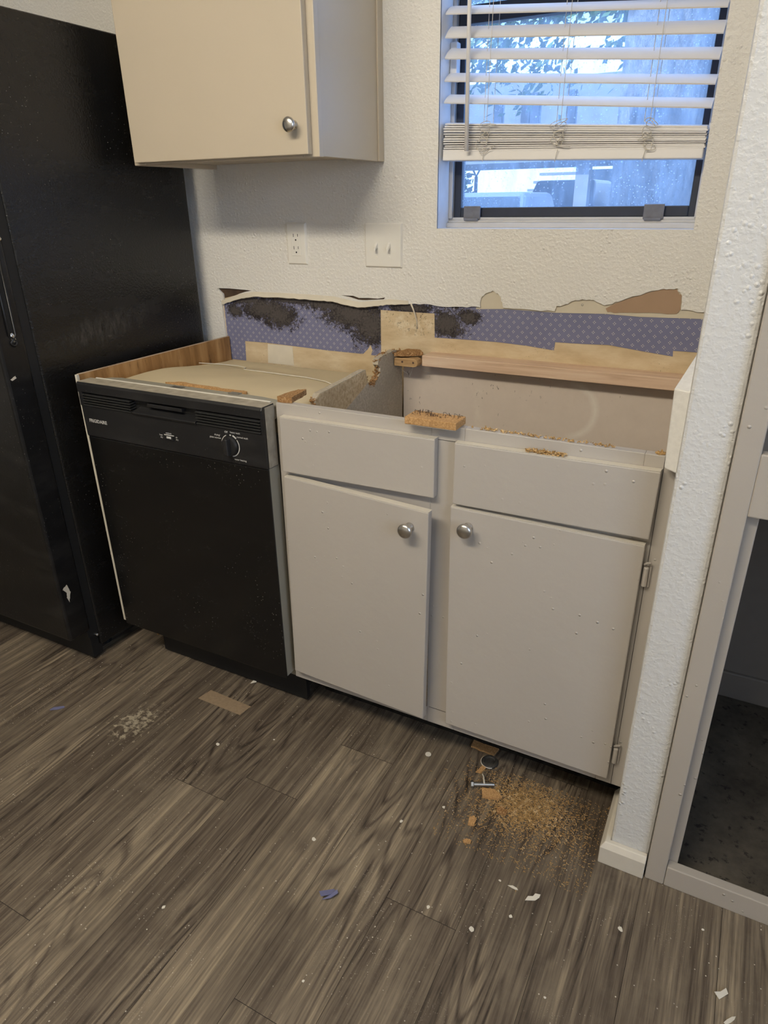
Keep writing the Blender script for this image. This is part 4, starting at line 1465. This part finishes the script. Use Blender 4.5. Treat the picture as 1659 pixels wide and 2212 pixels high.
for cx in (0.862, 1.045, 1.245):
    zt = 1.455 - (cx - 0.742) * 0.045
    bm = B()
    for dy in (0.019, 0.066):
        tube(bm, [(cx + .012, dy, 2.0), (cx + .004, dy, 1.7), (cx, dy, zt)], .0007, 4)
    tube(bm, [(cx - .012, .043, 2.0), (cx - .014, .043, 1.7), (cx - .016, .043, zt)], .0008, 4)
    obj('ladder_cord', bm, 'cord', BD)
    bm = B()
    rr_ = random.Random(int(cx * 100))
    zb = 1.392 - (cx - 0.742) * 0.03
    for k in range(7):
        c0 = Vector((cx + rr_.uniform(-.008, .008), 0.014, zb + (zt - zb) * (k + .5) / 7 + rr_.uniform(-.004, .004)))
        rx, rz, ph = rr_.uniform(.008, .020), rr_.uniform(.004, .010), rr_.uniform(0, 6.3)
        pts_ = []
        for i in range(15):
            a = 2 * PI * i / 14
            pts_.append(c0 + Vector((rx * math.cos(a) + .25 * rx * math.sin(2 * a + ph), 0.003 * math.sin(3 * a + ph), rz * math.sin(a) + .35 * rx * math.cos(a + ph))))
        tube(bm, pts_, .0008, 4, False)
    tube(bm, [(cx, .013, zb), (cx - .003, .014, zb - .010), (cx - .006, .016, zb - .026)], .0008, 4)
    lab(obj('tangled_cord', bm, 'cord', BD), 'loose tangle of ladder string')

# ================================================================== DEBRIS ON THE FLOOR
def flake(name, x, y, pts, th, mat, label, cat, rot=0.0, group=None, z=0.0008, tilt=0.0):
    bm_ = B()
    prism(bm_, [pts], 2, 0, th)
    M_ = Matrix.Rotation(tilt, 4, 'X')
    bmesh.ops.transform(bm_, matrix=Matrix.Rotation(rot, 4, 'Z') @ M_, verts=bm_.verts)
    mz = min(v.co.z for v in bm_.verts)
    bmesh.ops.translate(bm_, verts=bm_.verts, vec=(0, 0, -mz))
    o_ = obj(name, bm_, mat)
    o_.location = (x, y, z)
    return tag(o_, label, cat, group)


def blob(n_, rx, ry, seed, j=.3):
    rn = random.Random(seed)
    return [(rx * math.cos(2 * PI * i / n_) * rn.uniform(1 - j, 1 + j), ry * math.sin(2 * PI * i / n_) * rn.uniform(1 - j, 1 + j)) for i in range(n_)]


# folded blue flake
bm = B()
prism(bm, [[(0, 0), (0.020, 0.026), (0.028, 0.024), (0.022, 0.008), (0.010, -0.008)]], 2, 0, .0008)
bmesh.ops.transform(bm, matrix=Matrix.Rotation(-0.30, 4, 'X') @ Matrix.Rotation(0.12, 4, 'Y'), verts=bm.verts)
prism(bm, [[(0.022, 0.008), (0.028, 0.024), (0.034, 0.018), (0.026, 0.002), (0.012, -0.009)]], 2, -.0060, -.0052)
mz = min(v.co.z for v in bm.verts)
bmesh.ops.translate(bm, verts=bm.verts, vec=(0.962, -1.036, -mz + .0008))
tag(obj('paint_flake', bm, 'blue_chip', None, base=True), 'folded blue paint flake alone in the middle of the floor', 'paint flake')
flake('paint_flake', 0.0069, -0.8927, blob(8, .022, .007, 3), .0008, 'blue_chip', 'flat grey-blue flake on the floor near the refrigerator', 'paint flake', 0.7)
flake('paint_flake', 1.348, -0.846, [(-.018, -.004), (-.010, .004), (0, .003), (.006, .008), (.016, .005), (.012, -.001), (.002, -.006), (-.008, -.005)], .0012, 'white_chip',
      'largest curled cream flake on the floor in front of the pantry', 'paint flake', 0.55, None, .0008, 0.1)
flake('paint_flake', 1.305, -0.8425, blob(7, .010, .003, 5), .001, 'white_chip', 'thin cream flake left of the largest curled flake', 'paint flake', -0.1)
flake('paint_flake', 1.000, -0.5852, blob(14, .0075, .0075, 6, .05), .001, 'white_chip', 'round white dot on the floor below the left cabinet door', 'paint flake')
flake('paint_flake', 0.4283, -0.552, [(-.008, -.012), (.008, -.004), (.006, .010), (-.002, .004)], .001, 'white_chip', 'triangular pale flake at the shadow edge below the dishwasher', 'paint flake', 0.2, None, .0008, .3)
flake('paint_flake', 1.693, -0.8728, [(-.012, -.004), (.010, -.006), (.014, .002), (.000, .003), (-.010, .008)], .0015, 'white_chip', 'cream flake at the lower right near the pantry rail', 'paint flake', 1.0, None, .0008, .25)
flake('paint_flake', 1.7083, -0.9126, blob(7, .011, .004, 15), .0012, 'white_chip', 'narrow cream flake at the very bottom right of the floor', 'paint flake', 0.9)
spots = [(1.2763, -.8396), (1.3198, -.9035), (1.5143, -.832), (1.6542, -.7623), (1.1687, -.9594), (1.2609, -.963), (1.0269, -1.1908), (1.03, -0.80), (0.88, -0.93), (1.42, -1.02), (0.70, -1.20), (0.50, -0.80), (0.62, -0.72), (1.10, -0.72)]
for i, (x, y) in enumerate(spots):
    rs = 0.0026 + 0.0014 * ((i * 7) % 3)
    flake('paint_speck', x, y, blob(9, rs, rs * .8, 30 + i, .25), .0008, 'white_chip', 'small white paint speck scattered on the plank floor', 'paint speck', i * 1.1, 'white paint specks on the floor')
# wood chips
flake('wood_chip', 1.183, -0.636, jag([(-.020, -.011), (.012, -.017), (.026, -.012), (.012, .011), (-.018, .016)], .0015, 4, 1, True), .006, 'mdf', 'orange wood chip beside the sawdust, right of the bolt', 'wood chip', 0.45)
flake('wood_chip', 1.120, -0.503, jag([(-.032, -.012), (.030, -.012), (.034, .014), (-.034, .012)], .0015, 4, 2, True), .005, 'mdf', 'flat tan wood chip in the shadow under the cabinet', 'wood chip', -0.05)
flake('wood_chip', 1.1727, -0.7273, jag([(-.008, -.014), (.006, -.012), (.008, .006), (.002, .014), (-.008, .008)], .001, 3, 3, True), .004, 'mdf', 'small upright orange chip nearer the camera than the sawdust', 'wood chip', 0.2)
flake('wood_chip', 1.1834, -0.7834, jag(blob(8, .009, .006, 4), .001, 2, 4, True), .005, 'mdf', 'crumbly chip nearest the camera of the orange chips', 'wood chip', 0.6)
flake('wood_chip', 1.1365, -0.5750, jag([(-.006, -.014), (.006, -.010), (.008, .012), (-.002, .014)], .001, 3, 5, True), .004, 'mdf', 'narrow orange chip behind the bolt', 'wood chip', -0.15)
flake('wood_chip', 1.222, -0.672, jag(blob(9, .015, .010, 7), .001, 3, 6, True), .006, 'pboard_torn', 'brown crumbled chip in front of the sawdust pile', 'wood chip', 0.1)
# dark cap
DC = thing('bottle_cap', 'dark round cap lying under the cabinet edge', 'cap', (1.148, -0.542, 0))
bm = B()
lathe(bm, (1.148, -0.542, .0006), (0, 0, 1), [(.021, 0), (.021, .005), (.0195, .007), (.014, .0075), (.012, .005), (0, .005)], 24)
obj('disc', bm, 'toe', DC)
bm = B()
tube(bm, [(1.148 + .0215 * math.cos(a), -0.542 + .0215 * math.sin(a), .004) for a in [2.3 + 3.0 * i / 14 for i in range(15)]], .0012, 5)
lab(obj('rim', bm, 'cord', DC), 'pale worn rim')
# bolt with a bent strip
BT = thing('bolt', 'grey metal bolt lying at the left of the sawdust', 'bolt', (1.155, -0.624, 0))
bm = B()
p0, p1 = Vector((1.138, -0.632, .0085)), Vector((1.172, -0.614, .0065))
dv = (p1 - p0).normalized()
lathe(bm, p0 - dv * .006, dv, [(.0080, 0), (.0088, .001), (.0088, .006), (.0075, .0075)], 6)
tube(bm, [p0, p1, p1 + dv * .012], [.0054, .0054, .0046], 12)
obj('shank', bm, 'steel', BT)
bm = B()
tube(bm, [(1.1625, -.622, .0135), (1.158, -.612, .013), (1.153, -.600, .010), (1.146, -.588, .004)], [.0022, .002, .0018, .0015], 6)
lab(obj('wire', bm, 'cord', BT), 'bent pale strip')
# sawdust pile
bm = B()
rr_ = random.Random(77)
for i in range(8200):
    q = rr_.random()
    if q < 0.45:
        x, y = rr_.gauss(1.265, .045), rr_.gauss(-.632, .036)
    elif q < 0.8:
        x, y = rr_.gauss(1.285, .075), rr_.gauss(-.64, .055)
    else:
        x, y = rr_.uniform(1.10, 1.44), rr_.uniform(-.80, -.52)
    if x > 1.440 or x < 1.03 or y > -.550:
        continue
    s_ = rr_.uniform(.0006, .0014)
    z = .0008 + s_ * .4 + (rr_.uniform(0, .004) if q < .45 else 0) * math.exp(-((x - 1.268) ** 2 + (y + .628) ** 2) / .0016)
    a = rr_.uniform(0, 6.3)
    l = s_ * (rr_.uniform(.7, 1.8) if rr_.random() < .85 else rr_.uniform(2, 4))
    ca, sa = math.cos(a), math.sin(a)
    tl = rr_.uniform(-.5, .5) * l
    w_ = s_ * .5
    pts_ = [(-l, -w_, 0), (l, -w_ * .6, tl * .4), (l * .9, w_ * .7, tl * .4), (-l * .8, w_, 0)]
    vs = [bm.verts.new((x + p[0] * ca - p[1] * sa, y + p[0] * sa + p[1] * ca, z + max(p[2], 0))) for p in pts_]
    tp = [bm.verts.new((v.co.x, v.co.y, v.co.z + s_ * .5)) for v in vs]
    bm.faces.new(tp)
    for i_ in range(4):
        j_ = (i_ + 1) % 4
        bm.faces.new((vs[i_], vs[j_], tp[j_], tp[i_]))
tag(obj('sawdust', bm, 'sawdust', None, base=True), 'heap of orange sawdust on the floor below the right cabinet door', 'sawdust', None, 'stuff')

# ================================================================== CEILING LAMP (behind the camera)
CL = thing('ceiling_light', 'long fluorescent ceiling light behind the camera', 'lamp', (0.70, -2.25, 2.39))
boxo('housing', 'blind', CL, (-0.12, 1.38, -2.39, -2.11, 2.395, 2.439), 0.004)
boxo('diffuser', 'diffuser', CL, (-0.105, 1.365, -2.375, -2.125, 2.382, 2.3945), 0.002)

# ================================================================== OUTSIDE
bm = B()
box(bm, -40, 40, 0.2, 60, -0.25, -0.05)
struct(obj('ground_outside', bm, 'asphalt'))
struct(boxo('sun_blocker_storey', 'stucco', None, (-2.3, 3.1, -3.65, 0.13, 2.545, 5.6)))  # unseen storey added to keep the sun off the tree trunk
# big trunk close to the window
TR = thing('tree', 'large pale tree trunk close outside the window', 'tree', (0.83, 3.2, -0.05))
bm = B()
tube(bm, [(0.86, 3.22, -0.06), (0.84, 3.22, .3), (0.82, 3.22, 1.2), (0.82, 3.22, 2.2), (0.88, 3.24, 3.3), (0.95, 3.3, 4.2)], [.34, .28, .235, .255, .29, .27], 20)
for v in bm.verts:
    d = Vector((v.co.x - .83, v.co.y - 3.22, 0))
    v.co += d * 0.09 * math.sin(9 * math.atan2(d.y, d.x) + v.co.z * 1.3)
obj('trunk', bm, 'bark', TR, smooth=True)
bm = B()
tube(bm, [(0.70, 3.2, 3.0), (0.1, 3.6, 3.5), (-0.9, 4.3, 3.9), (-2.0, 5, 4.6)], [.12, .09, .06, .03], 8)
obj('branch', bm, 'bark', TR, smooth=True)
rr_ = random.Random(13)


def leaves(n_, region, size, rn):
    bm_ = B()
    for i in range(n_):
        c = Vector(region(rn))
        a = Vector((rn.gauss(0, 1), rn.gauss(0, 1), rn.gauss(0, 1))).normalized()
        b = a.orthogonal().normalized()
        c2 = a.cross(b)
        s_ = size * rn.uniform(.6, 1.3)
        vs = [bm_.verts.new(c + b * s_), bm_.verts.new(c + c2 * s_ * .5), bm_.verts.new(c - b * s_), bm_.verts.new(c - c2 * s_ * .5)]
        bm_.faces.new(vs)
    return bm_


cl = [(rr_.uniform(-2.4, 0.7), rr_.uniform(4.4, 6.6), rr_.uniform(2.3, 4.2)) for _ in range(64)]


def reg(rn):
    c = rn.choice(cl)
    return (c[0] + rn.gauss(0, .22), c[1] + rn.gauss(0, .22), c[2] + rn.gauss(0, .16))


obj('foliage', leaves(9500, reg, .048, rr_), 'leaf', TR)
# hedge
HG = obj('hedge', leaves(2200, lambda rn: (rn.uniform(-6.6, -5.2), rn.uniform(15.2, 16), rn.uniform(-.05, 1.9)), .08, rr_), 'hedge', None, base=True)
tag(HG, 'leafy hedge far outside at the left of the window view', 'hedge')
# buildings
BG = thing('apartment_building', 'bright white apartment building across the parking lot', 'building', (-3, 24, -0.05))
boxo('wall', 'stucco', BG, (-14, 8, 24, 25, -0.05, 6.2))
st_ = B()
for i in range(9):
    box(st_, -6.7 + .16 * i, -5.5 + .16 * i, 22.2 + .1 * i, 22.5 + .1 * i, 0.35 + .24 * i, 0.43 + .24 * i)
lab(obj('stairs', st_, 'siding', BG), 'open-tread outside stairs')
for xx in (-4.2, -2.0, 1.6):
    boxo('window', 'car_glass', BG, (xx, xx + 1.1, 23.95, 24.01, 1.0, 2.2))
CPT = thing('carport', 'long grey sided carport over the parked cars', 'carport', (-3, 14.6, -0.05))
boxo('roof', 'siding', CPT, (-9, 2.8, 14.2, 17.5, 2.03, 3.55))
for xx in (-4.15, -3.55, -3.35, -2.6):
    boxo('batten', 'siding_dark', CPT, (xx, xx + .18, 14.14, 14.2, 2.2, 3.3))
for xx in (-8.5, -2.35, 2.4):
    boxo('post', 'siding', CPT, (xx, xx + .28, 14.4, 14.68, -0.05, 2.03))
PL = thing('lamp_post', 'thin dark post with a forked top outside beyond the cars', 'post', (-5.95, 18, -0.05))
bm = B()
tube(bm, [(-5.95, 18, -.05), (-5.95, 18, 1.9)], .05, 8)
obj('post', bm, 'siding_dark', PL)
bm = B()
tube(bm, [(-6.15, 18, 2.25), (-5.95, 18, 1.9), (-5.75, 18, 2.25)], .035, 6)
obj('fork', bm, 'siding_dark', PL)


def car(x, y, L, Wd, H, mat, label, suv=False):
    T = thing('car', label, 'car', (x, y, -0.05), 'parked cars outside')
    w = Wd / 2
    bm_ = B()
    hb = H * .55
    prism(bm_, [[(y, .2), (y, hb * .85), (y + L * .22, hb), (y + L * .95, hb), (y + L, hb * .8), (y + L, .2)]], 0, x - w, x + w)
    obj('body', bm_, mat, T, 0.06)
    bm_ = B()
    k0, k1 = (.22, .92) if suv else (.2, .85)
    hexa(bm_, [(x - w * .95, y + L * k0, hb), (x + w * .95, y + L * k0, hb), (x + w * .95, y + L * k1, hb), (x - w * .95, y + L * k1, hb),
               (x - w * .78, y + L * (k0 + .14), H - .05), (x + w * .78, y + L * (k0 + .14), H - .05), (x + w * .78, y + L * (k1 - .06), H - .05), (x - w * .78, y + L * (k1 - .06), H - .05)])
    obj('cabin', bm_, mat, T, 0.08)
    bm_ = B()
    hexa(bm_, [(x - w * .86, y + L * k0 + .0, hb + .04), (x + w * .86, y + L * k0, hb + .04), (x + w * .8, y + L * (k0 + .04), hb + .04), (x - w * .8, y + L * (k0 + .04), hb + .04),
               (x - w * .72, y + L * (k0 + .125) - .02, H - .12), (x + w * .72, y + L * (k0 + .125) - .02, H - .12), (x + w * .7, y + L * (k0 + .15), H - .12), (x - w * .7, y + L * (k0 + .15), H - .12)])
    obj('windshield', bm_, 'car_glass', T)
    for sx_ in (-1, 1):
        boxo('headlight', 'headlight', T, (x + sx_ * w * .78 - .16, x + sx_ * w * .78 + .16, y - .02, y + .04, hb * .58, hb * .78), .02)
        for yy in (y + L * .18, y + L * .8):
            bm_ = B()
            lathe(bm_, (x + sx_ * (w - .1), yy, .28), (1, 0, 0), [(.32, -.1), (.33, -.08), (.33, .08), (.32, .1)], 20)
            obj('wheel', bm_, 'tyre', T)
    boxo('grille', 'siding_dark', T, (x - w * .42, x + w * .42, y - .015, y + .03, hb * .5, hb * .76), .01)
    return T


car(-2.86, 9.0, 3.8, 1.75, 1.46, 'car_grey', 'grey sedan, nearest and leftmost of the cars seen through the window')
car(-3.15, 15.2, 4.6, 1.85, 1.78, 'car_dark', 'dark upright vehicle with its headlights towards the window, left of the carport post')
car(-1.1, 15.2, 4.6, 1.85, 1.72, 'car_grey', 'vehicle right of the carport post, beside the big tree trunk')
